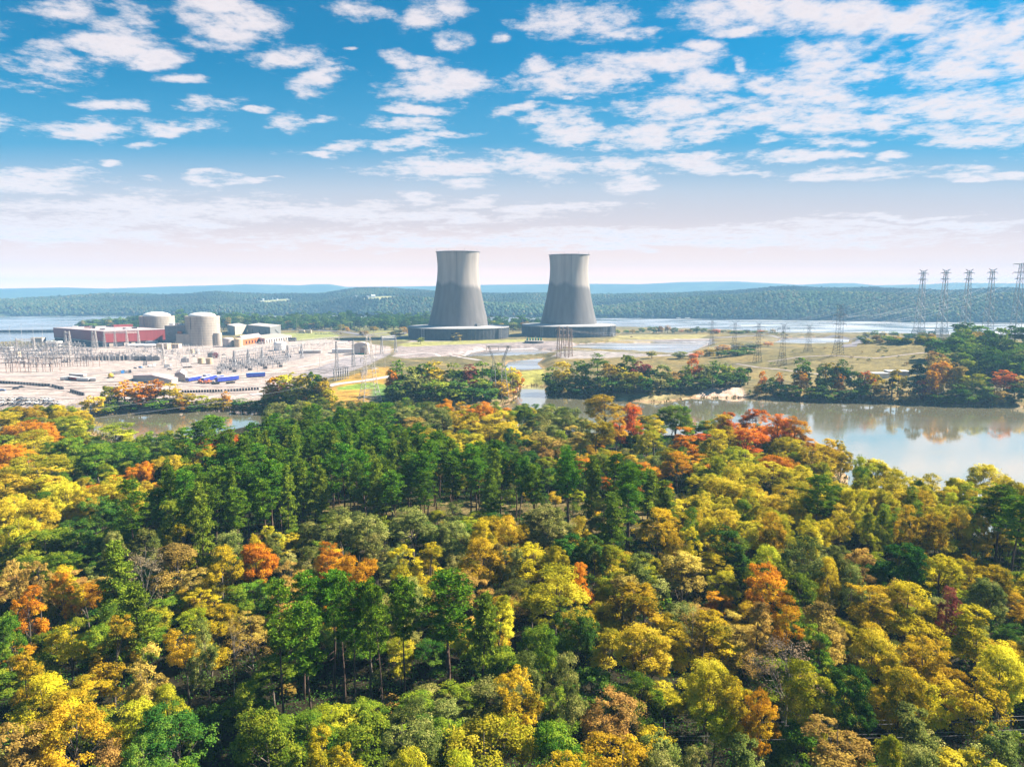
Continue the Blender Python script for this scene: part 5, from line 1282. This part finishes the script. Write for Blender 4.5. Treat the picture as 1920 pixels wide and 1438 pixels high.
def trailer(name, label, x0, y0, x1, y1, hpx, mat, cab=None, trim=WHITE, group=None, cat='trailer'):
    a = Vector(at(x0, y0)[:2]); b = Vector(at(x1, y1)[:2]); d = b - a; L = d.length; s = at((x0 + x1) / 2, (y0 + y1) / 2)[2]; h = hpx * s; o = (a + b) / 2
    root = empty(name, (o.x, o.y, GP), math.atan2(d.y, d.x)); tag(root, label, cat, group)
    z0 = min(1.1, h * .25)
    MB().box((0, 0, z0 + (h - z0) / 2), (L, 3.2, h - z0)).build('box', mat, root)
    MB().box((0, 0, h + .12), (L + .2, 3.4, .2)).build('roof', trim, root)
    MB().box((0, 0, z0 - .2), (L * .96, 2.4, .3)).build('chassis', DSTEEL, root)
    for x in (-L * .38, -L * .3, L * .36):
        for y in (-1.2, 1.2): MB().bar((x, y - .2, .5), (x, y + .2, .5), .5, 12).build('wheel', BLACK, root)
    if cab: MB().box((L / 2 + 1.6, 0, 1.6), (2.4, 2.5, 2.4), taper=.85).build('cab', cab, root)
B_ = 'blue covered trailers'
trailer('covered_trailer', 'long blue covered trailer nearest the small tent', 351, 716.5, 376, 712.5, 8, BLUE, group=B_)
trailer('covered_trailer', 'blue covered trailer behind the orange loaders', 379, 718, 403, 711.5, 9, BLUE, group=B_)
trailer('covered_trailer', 'longest blue covered trailer with dark wheels in front', 406, 718, 446, 713, 9.5, BLUE, group=B_)
trailer('covered_trailer', 'short blue trailer end between the long ones', 405, 711, 417, 709, 6, BLUE, group=B_)
trailer('covered_trailer', 'short blue trailer standing behind the orange loaders', 384, 709, 392, 707.5, 6, BLUE, group=B_)
trailer('covered_trailer', 'blue covered trailer standing apart beside the golden trees', 462, 708.5, 497, 706.5, 8, BLUE, trim=LBLUE, group=B_)
MB_ = 'site trailers'
trailer('site_trailer', 'white site trailer at the start of the mixed row', 114, 713, 129, 712.5, 6, WHITE, group=MB_)
trailer('site_trailer', 'red site trailer in the mixed row', 130, 712, 146, 714, 6.5, RED, group=MB_)
trailer('site_trailer', 'long white site trailer after the red one', 147, 714, 169, 715, 6, WHITE, group=MB_)
trailer('site_trailer', 'grey-blue site trailer ending the mixed row', 170, 715, 180, 714.5, 5.5, STEEL, group=MB_)
trailer('site_trailer', 'beige site trailer behind the red one', 133, 705.5, 160, 707, 5, PALE, group=MB_)
trailer('flatbed_truck', 'grey flatbed truck with a blue cab', 210, 702, 226, 701, 4.5, STEEL, LBLUE, STEEL, cat='truck')
trailer('flatbed_truck', 'white truck on the yard road with a dark load', 228, 700, 240, 699.5, 3.5, WHITE, DSTEEL, DSTEEL, cat='truck')
trailer('flatbed_truck', 'grey truck beside the stacked pipes', 308, 689, 317, 688.5, 5, STEEL, WHITE, STEEL, cat='truck')
trailer('flatbed_truck', 'white box truck alone on the open yard', 278, 688.5, 286, 688, 3.5, WHITE, WHITE, cat='truck')
trailer('low_trailer', 'black low trailer in front of the longest blue trailer', 426, 719.5, 439, 718, 2.2, BLACK, trim=BLACK)
trailer('low_trailer', 'black low trailer beside the orange loaders', 397, 721, 411, 720, 2.2, BLACK, trim=BLACK)
for i, (x, y) in enumerate(((376, 719), (387, 719.5), (393, 718.5))):
    X, Y, s = at(x, y); root = empty('wheel_loader', (X, Y, GP), .4 * i); tag(root, ('orange loader west of its two companions', 'orange loader between its two companions', 'orange loader beside the black low trailer')[i], 'loader', 'orange loaders')
    MB().box((0, 0, 1.3), (4, 2, 1.4), taper=.8).box((-.6, 0, 2.5), (1.6, 1.7, 1.2)).build('body', ORANGE, root); MB().box((3.0, 0, .9), (1.0, 2.4, 1.1), taper=.6).build('bucket', DSTEEL, root)
    for wx in (-1.3, 1.3):
        for wy in (-1.1, 1.1): MB().bar((wx, wy - .25, .65), (wx, wy + .25, .65), .65, 12).build('wheel', BLACK, root)
X, Y, s = at(208, 709); root = empty('fuel_tanker', (X, Y, GP), .3); tag(root, 'yellow round-topped tank trailer on the yard', 'trailer')
MB().lathe([(1.8, 1.0), (2.1, 2.4), (1.6, 3.8), (.1, 4.2)], 20, cap_bot=True).build('tank', YELLOW, root, smooth=True); MB().box((0, 0, .75), (5.5, 2.4, .4)).build('chassis', DSTEEL, root)
for wx in (-2, 2):
    for wy in (-1, 1): MB().bar((wx, wy - .2, .45), (wx, wy + .2, .45), .45, 12).build('wheel', BLACK, root)
for i, x in enumerate((247, 263, 281, 294)):
    X, Y, s = at(x, 651.5); root = empty('tank_trailer', (X, Y, GP), .5); tag(root, ('first', 'second', 'third', 'fourth')[i] + ' white tank trailer with a blue end, counted from the turbine hall corner', 'trailer', 'white tank trailers by the turbine hall')
    mb = MB(); mb.bar((-7, 0, 3), (5, 0, 3), 1.7, 18); mb.build('tank', WHITE, root); mb = MB(); mb.bar((5, 0, 3), (7, 0, 3), 1.75, 18, r2=1.2); mb.build('blue_end', LBLUE, root)
    MB().box((0, 0, 1.0), (13, 2.4, .4)).build('chassis', DSTEEL, root)
    for wx in (-5, -3.5, 5):
        for wy in (-1.1, 1.1): MB().bar((wx, wy - .2, .5), (wx, wy + .2, .5), .5, 12).build('wheel', BLACK, root)
for i, (x0, x1) in enumerate(((246, 259), (270, 291))): boxb('canopy_shelter', ('white canopy behind the first tank trailer', 'white canopy behind the later tank trailers')[i], 'canopy', x0, x1, 640, 647, 8, WHITE, WHITE)
# dark barrier blocks
seg = [((0, 718.5), (95, 724.5), 17), ((97, 725), (120, 731), 4), ((132, 734.5), (158, 742), 6), ((340, 737), (418, 735.5), 15), ((420, 735.5), (486, 731), 12)]
bl = MB(); bl.box((0, 0, .8), (2.6, .7, 1.7), taper=.8); bp = bl.build('barrier_block', DARKC, link=False)
for k, (a, b, n) in enumerate(seg):
    A_ = Vector(at(*a)[:2]); B2 = Vector(at(*b)[:2]); d = B2 - A_
    for i in range(n):
        p = A_.lerp(B2, (i + .5) / n); o = bp.copy(); COL.objects.link(o); o.location = (p.x, p.y, GP); o.rotation_euler = (0, 0, math.atan2(d.y, d.x)); o.scale = (d.length / n / 2.6 * .8, 1.3, 1.25)
        w = ('in the long row by the car lot', 'at the bend by the car lot', 'in the slanting row below the bend', 'in the row below the white tents', 'in the row below the blue trailers')[k]
        tag(o, 'dark barrier block ' + w, 'barrier', 'dark barrier blocks ' + w)

# switchyard -----------------------------------------------------------
def post_proto(kind):
    mb = MB()
    if kind == 'portal':
        for x in (-3.5, 3.5): mb.bar((x, 0, 0), (x, 0, 6.2), .24)
        mb.bar((-4.4, 0, 6.2), (4.4, 0, 6.2), .2)
        for x in (-3, 0, 3):
            mb.bar((x, 0, 6.2), (x, 0, 7.7), .2, 6, 1); mb.bar((x - .5, 0, 7.8), (x + .5, 0, 7.8), .12)
    elif kind == 'breaker':
        mb.box((0, 0, 1.0), (2.6, 1.4, 1.4), mi=2)
        for x in (-1, 0, 1):
            mb.bar((x, -.3, 1.7), (x * 1.7, -.9, 4.0), .2, 6, 1); mb.bar((x, .3, 1.7), (x * 1.7, .9, 4.0), .2, 6, 1)
        for x in (-1, 1): mb.bar((x, 0, 0), (x, 0, .5), .15)
    elif kind == 'disconnector':
        for x in (-1.6, 1.6): mb.bar((x, 0, 0), (x, 0, 3.2), .2)
        mb.bar((-2.2, 0, 3.2), (2.2, 0, 3.2), .2)
        for x in (-1.6, 0, 1.6):
            for k in range(4): mb.lathe([(.14, 3.4 + k * .42), (.34, 3.5 + k * .42), (.14, 3.62 + k * .42)], 6, 1, (x, 0))
        mb.bar((-1.6, 0, 5.2), (1.6, 0, 5.5), .1)
    elif kind == 'stack':
        mb.bar((0, 0, 0), (0, 0, 2.4), .25)
        for k in range(9): mb.lathe([(.3, 2.4 + k * .42), (.75, 2.5 + k * .42), (.3, 2.7 + k * .42)], 8, 1)
    return mb
PM = {}
for kd in ('portal', 'breaker', 'disconnector', 'stack'):
    for nm, mats in (('tan', [STEEL_L, PORC, STEEL_L]), ('rust', [RUST, PORC, STEEL_L]), ('grey', [STEEL, PORC, DSTEEL])):
        o = post_proto(kd).build({'portal': 'bus_support', 'breaker': 'circuit_breaker', 'disconnector': 'disconnector', 'stack': 'insulator_stack'}[kd], mats, link=False); PM[kd, nm] = o
SW = {}
def sw(kd, col_, x, y, rz, where, k=1.0):
    X, Y, s = at(x, y); o = PM[kd, col_].copy(); COL.objects.link(o); o.location = (X, Y, GP); o.rotation_euler = (0, 0, rz); o.scale = (k, k, k)
    nm = o.name.split('.')[0]; c = {'tan': 'pale', 'rust': 'rust-brown', 'grey': 'grey'}[col_]
    tag(o, {'bus_support': f'{c} steel bus portal {where}', 'circuit_breaker': f'{c} circuit breaker with raised bushings {where}', 'disconnector': f'{c} disconnector switch on two legs {where}', 'insulator_stack': f'{c} ringed insulator stack {where}'}[nm], nm.replace('_', ' '))
    o['group'] = o['label'] + 's'
AY = .42
rowname = ['in the farthest row of the left yard', 'in the second row of the left yard', 'in the third row of the left yard', 'in the fourth row of the left yard', 'in the fifth row of the left yard', 'in the sixth row of the left yard', 'in the nearest row of the left yard']
for r_i, y in enumerate((657, 661.5, 666.5, 672.5, 680, 689, 698)):
    x = -8 + r_i * 3
    while x < (150, 160, 165, 175, 235, 180, 110)[r_i]:
        sw('portal', 'rust' if r_i > 4 else 'tan', x, y - x * .012, AY * .3, rowname[r_i], rnd.uniform(1.05, 1.5)); x += (8, 8.5, 9, 10, 10, 12, 13)[r_i] + rnd.uniform(-1.5, 1.5)
for i in range(80): sw(rnd.choice(['breaker', 'disconnector', 'disconnector']), rnd.choice(['tan', 'grey', 'tan']), rnd.uniform(5, 170), rnd.uniform(656, 684), rnd.uniform(0, 1), 'between the rows of the left yard')
for i in range(80): sw(rnd.choice(['portal', 'disconnector', 'breaker']), 'tan', rnd.uniform(240, 415), rnd.uniform(657, 676), rnd.uniform(.2, .6), 'in the middle yard below the reactors')
for r_i in range(6):
    for i in range(13): sw('disconnector' if (i + r_i) % 3 else 'breaker', 'grey', 411 + r_i * 2 + i * (9.6 + r_i * .3), 701.5 - r_i * 4.6 - i * (1.1 + .1 * r_i) + rnd.uniform(-.6, .6), AY, 'in the dense grey yard, ' + ('nearest row', 'second row', 'third row', 'fourth row', 'fifth row', 'farthest row')[r_i], rnd.uniform(1.1, 1.4))
for r_i in range(3):
    for i in range(13): sw('portal' if r_i != 1 else 'disconnector', 'tan', 470 + i * 12 + r_i * 8, 664.5 - r_i * 5.5 - i * .9, AY, 'in the far grey yard, ' + ('near row', 'middle row', 'far row')[r_i], rnd.uniform(.9, 1.2))
for i in range(14): sw('stack', 'grey', 627 + (i % 7) * 4.3, (713.5, 708)[i // 7] - (i % 7) * .5, 0, 'on the pad beside the road, ' + ('front row', 'back row')[i // 7], 1.25)
for i in range(5): sw('stack', 'tan', 678 + i * 2.5, 710 - i, 0, 'below the lattice pylon', 1.1)
def busbar(x0, y0, x1, y1, z, where):
    a = at(x0, y0); b = at(x1, y1); o = ((a[0] + b[0]) / 2, (a[1] + b[1]) / 2, GP + z); mb = MB(); mb.bar((a[0] - o[0], a[1] - o[1], 0), (b[0] - o[0], b[1] - o[1], 0), .14, 6); ob = mb.build('busbar', STEEL_L, loc=o); tag(ob, 'long pale busbar tube resting ' + where, 'busbar', 'busbar tubes')
for r_i, y in enumerate((657, 661.5, 666.5, 672.5, 680, 689, 698)): busbar(-8, y + .1, (150, 160, 165, 175, 235, 180, 110)[r_i], y - (150, 160, 165, 175, 235, 180, 110)[r_i] * .012, 8.3, 'on the portals ' + rowname[r_i])
for r_i in range(3): busbar(470 + r_i * 8, 664.5 - r_i * 5.5, 620 + r_i * 8, 653 - r_i * 5.5, 8.2, 'over the far grey yard, ' + ('near row', 'middle row', 'far row')[r_i])
# transformers
def trafo(x, y, mat, label):
    X, Y, s = at(x, y); root = empty('transformer', (X, Y, GP), .35); tag(root, label, 'transformer', 'power transformers')
    MB().box((0, 0, 2.4), (5.5, 3.6, 4.4)).build('tank', mat, root)
    for sx in (-1, 1):
        mb = MB()
        for k in range(6): mb.box((sx * 3.2, -1.6 + k * .62, 2.3), (.8, .22, 3.4))
        mb.build('radiator', STEEL, root)
    for k in (-1.5, 0, 1.5): mb = MB(); mb.bar((k, 0, 4.6), (k * 1.3, 0, 6.6), .28, 8, 0, .12); mb.build('bushing', PORC, root)
    mb = MB(); mb.bar((-2, 1.2, 5.4), (1.5, 1.2, 5.4), .6, 12); mb.build('oil_drum', mat, root)
for i, x in enumerate(np.linspace(162, 293, 12)):
    trafo(x, 675.5 - i * .05 + (1.4 if i > 7 else 0), (DSTEEL, STEEL, CONC_D)[i % 3], f"{('dark', 'light grey', 'mid-grey')[i % 3]} transformer, number {i + 1} of twelve in the row below the turbine hall")
for i, x in enumerate((347, 404, 396)): trafo(x, (680, 671, 670)[i], (STEEL, RED, CONC_D)[i], ('grey transformer beside the tan drum tanks', 'red-brown transformer behind the drum tanks', 'dark transformer next to the red-brown one')[i])

# lattice work -----------------------------------------------------------
def lattice(mb, pts0, pts1, n, r, rb):
    """tapered square lattice from base corners to top corners"""
    k = len(pts0)
    lv = [[Vector(a).lerp(Vector(b), i / n) for a, b in zip(pts0, pts1)] for i in range(n + 1)]
    for i in range(n):
        for j in range(k):
            mb.bar(lv[i][j], lv[i + 1][j], r)
            a, b = j, (j + 1) % k
            if i % 2: mb.bar(lv[i][a], lv[i + 1][b], rb, 3)
            else: mb.bar(lv[i][b], lv[i + 1][a], rb, 3)
            if n < 7: mb.bar(lv[i][a], lv[i + 1][b], rb, 3); mb.bar(lv[i][b], lv[i + 1][a], rb, 3)
            mb.bar(lv[i + 1][a], lv[i + 1][b], rb, 3)
def sq(w, z, cx=0, cy=0): return [(cx - w, cy - w, z), (cx + w, cy - w, z), (cx + w, cy + w, z), (cx - w, cy + w, z)]
def crossarm(root, z, half, w, r, mat, drop=1.2):
    mb = MB()
    for s in (-1, 1):
        for y in (-w, w): mb.bar((s * w, y, z), (s * half, 0, z + drop * .3), r, 3); mb.bar((s * w, y, z + drop), (s * half, 0, z + drop * .3), r, 3)
        mb.bar((s * (w + half) / 2, -w / 2, z), (s * (w + half) / 2, 0, z + drop * .8), r, 3)
    mb.build('crossarm', mat, root)
    for s in (-1, 1):
        m2 = MB(); m2.bar((s * half, 0, z + drop * .3), (s * half, 0, z - 2.2), .16, 5); m2.build('insulator', PORC, root)
WIRE_END = {}
def pylon(key, x, yb, yt, wbase, label, arms, r=.17, mat=STEEL, waist=.42, top=.9, rz=0.0, group=None, horns=True, yb_hid=None):
    X, Y, g = hit(x, yb); g = max(g, .3); H = zat(X, Y, yt) - g
    root = empty('lattice_pylon', (X, Y, g - .2), rz); tag(root, label, 'pylon', group)
    zw = H * waist; ww = wbase * .5 * (1 - waist) + top * waist; ww = min(ww, wbase * .3)
    mb = MB(); lattice(mb, sq(wbase / 2, 0), sq(ww, zw), 5, r, r * .4); mb.build('legs', mat, root)
    mb = MB(); lattice(mb, sq(ww, zw), sq(top, H), 9, r * .85, r * .38); mb.build('body', mat, root)
    P_ = []
    c, s_ = math.cos(rz), math.sin(rz)
    for f, half in arms:
        crossarm(root, H * f, half, top * 1.05, r * .7, mat, 1.4)
        for sg in (-1, 1): P_.append(Vector((X + c * sg * half, Y + s_ * sg * half, g + H * f - 2)))
    if horns:
        mb = MB()
        for sg in (-1, 1): mb.bar((sg * top, 0, H - .3), (sg * top * 4.2, 0, H + 2.0), r * .7, 3); mb.bar((sg * top, 0, H - 2.0), (sg * top * 4.2, 0, H + 2.0), r * .5, 3)
        mb.build('earth_horns', mat, root)
        for sg in (-1, 1): P_.append(Vector((X + c * sg * top * 4.2, Y + s_ * sg * top * 4.2, g + H + 2)))
    WIRE_END[key] = P_
    return root
pylon('near', 694, 757, 628, 13, 'lattice pylon on splayed legs in the golden meadow', [(.50, 6), (.66, 5.5), (.82, 5)], .2, STEEL_L, .30, 1.0, .5)
S_ = 'slim pylons across the meadow'
for i, (x, yb, yt) in enumerate(((1334, 648, 601), (1376, 667, 605), (1420, 680, 606), (1466, 686, 609), (1515, 661, 611))):
    pylon('slim%d' % i, x, yb, yt, 6.5, ('slim pylon standing by the cooling pond bank', 'slim pylon second from the cooling pond', 'slim pylon in the middle of the meadow row', 'slim pylon with its foot lowest in the meadow', 'slim pylon next to the dark broad mast')[i], [(.66, 5), (.90, 6.5)], .15, DSTEEL, .3, .8, .2, S_)
pylon('mast', 1571, 668, 571, 8, 'dark broad-topped lattice mast alone on the meadow', [(.62, 7), (.80, 7)], .2, DSTEEL, .3, 1.9, .15, horns=False)
T_ = 'tall river crossing pylons'
for i, (x, yb, yt) in enumerate(((1722, 633, 508), (1764, 634, 507), (1807, 634, 507), (1850, 635, 506), (1902, 636, 494))):
    pylon('tall%d' % i, x, yb, yt, 18, ('tall river pylon nearest the meadow', 'tall river pylon second from the meadow', 'tall river pylon in the middle of the five', 'tall river pylon fourth from the meadow', 'tallest river pylon with three wide crossarms')[i],
          [(.87, 8), (.96, 9)] if i < 4 else [(.80, 9), (.88, 13), (.99, 14)], .6, STEEL, .15, 1.6, .1, T_, horns=i < 4)
for i, (x, yt, h) in enumerate(((1326, 531, 10), (1345, 533, 8), (1866, 524, 9), (1888, 527, 8))):
    pass
# portal pylon on two splayed lattice legs, behind the dark wood
X, Y, g = hit(935, 747); H = zat(X, Y, 648) - g
root = empty('portal_pylon', (X, Y, g), .1); tag(root, 'wide portal pylon rising out of the dark wood', 'pylon')
for sg in (-1, 1):
    mb = MB(); lattice(mb, sq(2.6, 0, sg * 4.6), sq(.7, H * .72, sg * 3.2), 8, .12, .07); mb.build('leg', STEEL, root)
    mb = MB(); lattice(mb, sq(.7, H * .72, sg * 3.2), sq(.5, H, sg * 7.0), 5, .12, .06); mb.build('fork', STEEL, root)
mb = MB(); lattice(mb, [(-9, -.6, H - 1.2), (-9, .6, H - 1.2), (-9, .6, H), (-9, -.6, H)], [(9, -.6, H - 1.2), (9, .6, H - 1.2), (9, .6, H), (9, -.6, H)], 12, .11, .06); mb.build('crossbeam', STEEL, root)
for x in (-8.5, 0, 8.5): mb = MB(); mb.bar((x, 0, H - 1.2), (x, 0, H - 3.6), .17, 5); mb.build('insulator', PORC, root)
PORT = [Vector((X + x, Y, g + H - 3.6)) for x in (-8.5, 0, 8.5)]
# four columns in a cluster by the channel
K_ = 'dark lattice columns by the channel'
for i, (x, yb, yt) in enumerate(((1047, 672, 612), (1055, 668, 614), (1063, 671, 612), (1070, 668, 616))):
    X, Y, g = hit(x, yb); H = zat(X, Y, yt) - g; root = empty('lattice_column', (X, Y, g), .1); tag(root, ('western column of the dark lattice cluster', 'second column of the dark lattice cluster', 'third column of the dark lattice cluster', 'eastern column of the dark lattice cluster')[i], 'pylon', K_)
    mb = MB(); lattice(mb, sq(2.0, 0), sq(.7, H), 10, .24, .13); mb.build('body', RUST, root); crossarm(root, H * .9, 3.4, .8, .15, RUST)
    crossarm(root, H * .72, 2.8, .9, .15, RUST)
# gantries at the turbine hall and over the yards
def gantry(pts, ytop, label, mat=STEEL_L, w=.9):
    q = [at(x, y) for x, y in pts]; o = (q[0][0], q[0][1]); root = empty('switchyard_gantry', (o[0], o[1], GP)); tag(root, label, 'gantry', 'lattice gantries'); tops = []
    H = zat(q[0][0], q[0][1], ytop) - GP
    for X, Y, s in q:
        mb = MB(); lattice(mb, sq(w * 1.8, 0, X - o[0], Y - o[1]), sq(w * .5, H, X - o[0], Y - o[1]), 8, .22, .13); mb.build('leg', mat, root); tops.append(Vector((X - o[0], Y - o[1], H)))
    for a, b in zip(tops[:-1], tops[1:]):
        mb = MB(); u = Vector((0, 0, 1.8)); v = Vector((.0, .9, 0)); k = .86
        a = Vector((a.x, a.y, a.z * k)); b = Vector((b.x, b.y, b.z * k))
        lattice(mb, [a - v, a + v, a + v + u, a - v + u], [b - v, b + v, b + v + u, b - v + u], 9, .15, .1); mb.build('beam', mat, root)
gantry([(197, 653), (217, 652.5), (239, 652), (261, 651)], 621, 'four-legged gantry along the front of the turbine hall')
gantry([(124, 652), (132, 652)], 621, 'twin-legged gantry at the corner of the turbine hall')
gantry([(175, 653), (181, 653)], 621, 'narrow pointed gantry before the maroon wall')
gantry([(33, 668), (66, 667)], 634, 'pale gantry over the far part of the left yard')
gantry([(90, 680), (132, 679)], 641, 'pale gantry over the middle of the left yard')
gantry([(308, 684), (306, 672)], 654, 'slanting gantry beside the transformers')
gantry([(440, 690), (466, 686), (492, 682)], 658, 'three-legged gantry over the dense grey yard', STEEL)
gantry([(540, 676), (566, 672)], 648, 'grey gantry at the edge of the dense yard', STEEL)
gantry([(632, 692), (663, 688)], 640, 'tall lattice gantry below the pump building', STEEL)
gantry([(716, 664), (742, 662)], 630, 'tall lattice gantry near the tower lawn', STEEL)
for i, (x, yb, yt) in enumerate(((22, 664, 612), (45, 672, 608), (65, 660, 611), (83, 664, 612), (110, 690, 640), (205, 690, 652), (332, 692, 640), (352, 712, 662), (413, 690, 650), (557, 626, 598), (640, 625, 606), (655, 622, 604), (380, 655, 613), (600, 690, 655), (705, 700, 648), (722, 690, 650), (664, 706, 655), (630, 716, 660))):
    X, Y, g = hit(x, yb); H = zat(X, Y, yt) - g; root = empty('lamp_mast', (X, Y, g)); tag(root, f'thin mast with a small head, number {i + 1} of eighteen across the plant from the left' if False else ('thin pole with a small lamp head ' + ('over the left yard', 'over the middle yard', 'over the right yard')[0 if x < 240 else 1 if x < 480 else 2]), 'lamp mast', 'lamp masts')
    MB().bar((0, 0, -.3), (0, 0, H), .2, 6, 0, .1).build('pole', STEEL_L, root); MB().box((.5, 0, H), (1.6, .5, .3)).build('lamp_head', STEEL, root)

# power lines -------------------------------------------------------------
WIRE = paint('aluminium_wire', (0.26, 0.25, 0.26), (0.22, 0.21, 0.22), 1.0, .6)
def wire(a, b, sag, label, group, r=.10, n=22):
    a, b = Vector(a), Vector(b); o = a; pts = []
    for i in range(n + 1):
        t = i / n; p = a.lerp(b, t); p.z -= 4 * sag * t * (1 - t); pts.append(p - o)
    mb = MB(); mb.path(pts, [r] * (n + 1), 4); ob = mb.build('power_line', WIRE, loc=o); tag(ob, label, 'power line', group)
def sky_pt(x, y, Yd):
    """place at forward distance Yd seen at (x, y)"""
    d = pix_dir(x, y); t = Yd / d.y; return Vector((d.x * t, Yd, CAMZ + d.z * t))
for i, p in enumerate(PORT):
    wire(p, sky_pt(-260, 716 + i * 7, 420), 9, ('lowest', 'middle', 'topmost')[2 - i] + ' of three cables sagging from the portal pylon towards the pond', 'cables from the portal pylon', .13, 40)
    wire(p, (p.x + 330 + i * 4, p.y + 250, 34), 8, ('first', 'second', 'third')[i] + ' cable running from the portal pylon to the far bank', 'cables to the far bank', .07)
for i, z in enumerate((0, 1)):
    e = WIRE_END['near'][2 * i + 1]
    wire(e, sky_pt(-200, 815 - i * 16, 350), 6, ('lower', 'upper')[i] + ' single cable slanting across the brown pond', 'cables over the brown pond', .10, 40)
for i in range(5):
    tl = WIRE_END['tall%d' % i]; sl_ = WIRE_END['slim%d' % i] if i < 4 else WIRE_END['mast']
    for j in range(min(4, len(tl))):
        wire(tl[j], sl_[j % len(sl_)], 14, f"{('first', 'second', 'third', 'fourth')[j]} cable from {('the tall pylon nearest the meadow', 'the second tall pylon', 'the middle tall pylon', 'the fourth tall pylon', 'the tallest pylon')[i]} to the meadow", 'cables from the river pylons', .055 if i == 4 else .04, 30)
        q = tl[j]; wire(q, (q.x + 250, q.y + 900, 130), 30, f"{('first', 'second', 'third', 'fourth')[j]} cable from {('the tall pylon nearest the meadow', 'the second tall pylon', 'the middle tall pylon', 'the fourth tall pylon', 'the tallest pylon')[i]} across the river", 'cables across the river', .04, 30)
for i in range(4):
    sl_ = WIRE_END['slim%d' % i]
    for j in (0, 3):
        q = Vector(at(1047 + i * 8, 670)[:2] + (36,)); wire(sl_[j], q, 7, f"{('lower', 'upper')[j > 0]} cable from {('the pond-side slim pylon', 'the second slim pylon', 'the third slim pylon', 'the fourth slim pylon')[i]} to the lattice cluster", 'cables to the lattice cluster', .06)
for i in range(4):
    z = 10.5 - i * 1.15; a = (22, 97.5 + (i % 2) * .7, z); b = (95, 99.5 + (i % 2) * .7, z + .4)
    wire(a, b, .5, ('topmost', 'second', 'third', 'lowest')[i] + ' of four wires crossing the dark strip at the bottom of the wood', 'wires at the bottom of the wood', .035)

# houses on the far hills, boathouses on the far shore ----------------------
def house(x, y, w, label, wall, roof, name='house', cat='house'):
    X, Y, g = hit(x, y, 1600); s = depth(X, Y, g) / 1280; W = w * s * .75; root = empty(name, (X, Y, g - 1), rnd.uniform(-.5, .5)); tag(root, label, cat, 'far ' + name + 's')
    MB().box((0, 0, 2.5), (W, W * .7, 7)).build('wall', wall, root)
    h = W * .35; MB().add([(-W * .55, -W * .4, 7), (W * .55, -W * .4, 7), (W * .55, W * .4, 7), (-W * .55, W * .4, 7), (-W * .5, 0, 7 + h), (W * .5, 0, 7 + h)], [(0, 1, 5, 4), (2, 3, 4, 5), (3, 0, 4), (1, 2, 5), (3, 2, 1, 0)]).build('roof', roof, root)
HROOF = paint('grey_shingle', (0.30, 0.28, 0.28), (0.22, 0.2, 0.2), .5, .9)
for i, (x, y, w) in enumerate(((459, 563, 5), (470, 562, 5), (481, 562.5, 6), (491, 562, 4), (501, 562.5, 7), (511, 562, 6), (520, 563, 4), (523, 569, 5), (548, 561.5, 4), (556, 560, 3), (460, 566, 4), (494, 564.5, 4), (538, 563, 3))):
    house(x, y, w, f"white hillside house, number {i + 1} along the ridge above the reactors" if i < 9 else f"small white house among the hillside trees, number {i - 8} of four", WHITE, WHITE if i % 2 else HROOF)
for i, (x, y, w) in enumerate(((669, 559, 8), (700, 558, 10), (690, 559, 6), (743, 560, 4), (1040, 593, 5), (1455, 556, 4), (1481, 594, 3), (366, 572, 5), (416, 580, 4), (1187, 585, 5))):
    house(x, y, w, ('white-roofed farmhouse on the hill clearing', 'long pale barn on the hill clearing', 'small shed between farmhouse and barn', 'white house at the end of the hill clearing', 'white house at the shore between the towers', 'white house high on the wooded slope', 'tiny white house near the far shore', 'pink-white house above the reactors', 'white house just behind the tree line', 'white house on the wooded point past the towers')[i], WHITE if i % 3 else PALE, WHITE if i % 2 else HROOF)
for i, (x, y, w) in enumerate(((1228, 594, 4), (1272, 596.5, 8), (1289, 596.5, 10))):
    X, Y = unproj(x, y + 2, 0); s = depth(X, Y, 0) / 1280; W = w * s; root = empty('boathouse', (X, Y, 0)); tag(root, ('smallest white boathouse on the far shore', 'white boathouse west of the wider one', 'widest white boathouse on the far shore')[i], 'boathouse', 'boathouses')
    mb = MB()
    for a in (-.45, 0, .45):
        for b in (-3, 3): mb.bar((W * a, b, -1), (W * a, b, 3.5), .2)
    mb.build('posts', STEEL_L, root); MB().box((0, 0, 3.8), (W, 8, .8), taper=.8).build('roof', WHITE, root); MB().box((0, 0, .6), (W, 8, .3)).build('dock', PALE, root)
# ------------------------------------------------------------------ labels for the trees
ORD = ['first', 'second', 'third', 'fourth', 'fifth', 'sixth', 'seventh', 'eighth']
buckets = {}
for o, k, z, px in TREES: buckets.setdefault((k, z), []).append((px, o))
for (k, z), v in buckets.items():
    look = KIND[k][1]; v.sort(key=lambda t: t[0]); n = len(v)
    for i, (px, o) in enumerate(v):
        if n == 1: o['label'] = f"{look}, {z}"
        elif n <= 8: o['label'] = f"{look}, {ORD[i]} of {n} from left, {z}" if n > 2 else f"{look}, {('western', 'eastern')[i]} of two, {z}"
        else: o['label'] = f"{look}, {z}"
        o['group'] = f"{look}s {z}"
# ------------------------------------------------------------------ air
mbz = MB()
mbz.box((0, 3300, 118.0), (16000, 9800, 250.0))
m, nt = new_mat('haze'); o_ = N(nt, 'ShaderNodeOutputMaterial'); v_s = N(nt, 'ShaderNodeVolumePrincipled')
v_s.inputs['Color'].default_value = (0.30, 0.60, 0.95, 1); v_s.inputs['Density'].default_value = 0.00014; v_s.inputs['Anisotropy'].default_value = 0.0
nt.links.new(v_s.outputs[0], o_.inputs['Volume'])
hz_o = mbz.build('haze', m); tag(hz_o, kind='stuff')
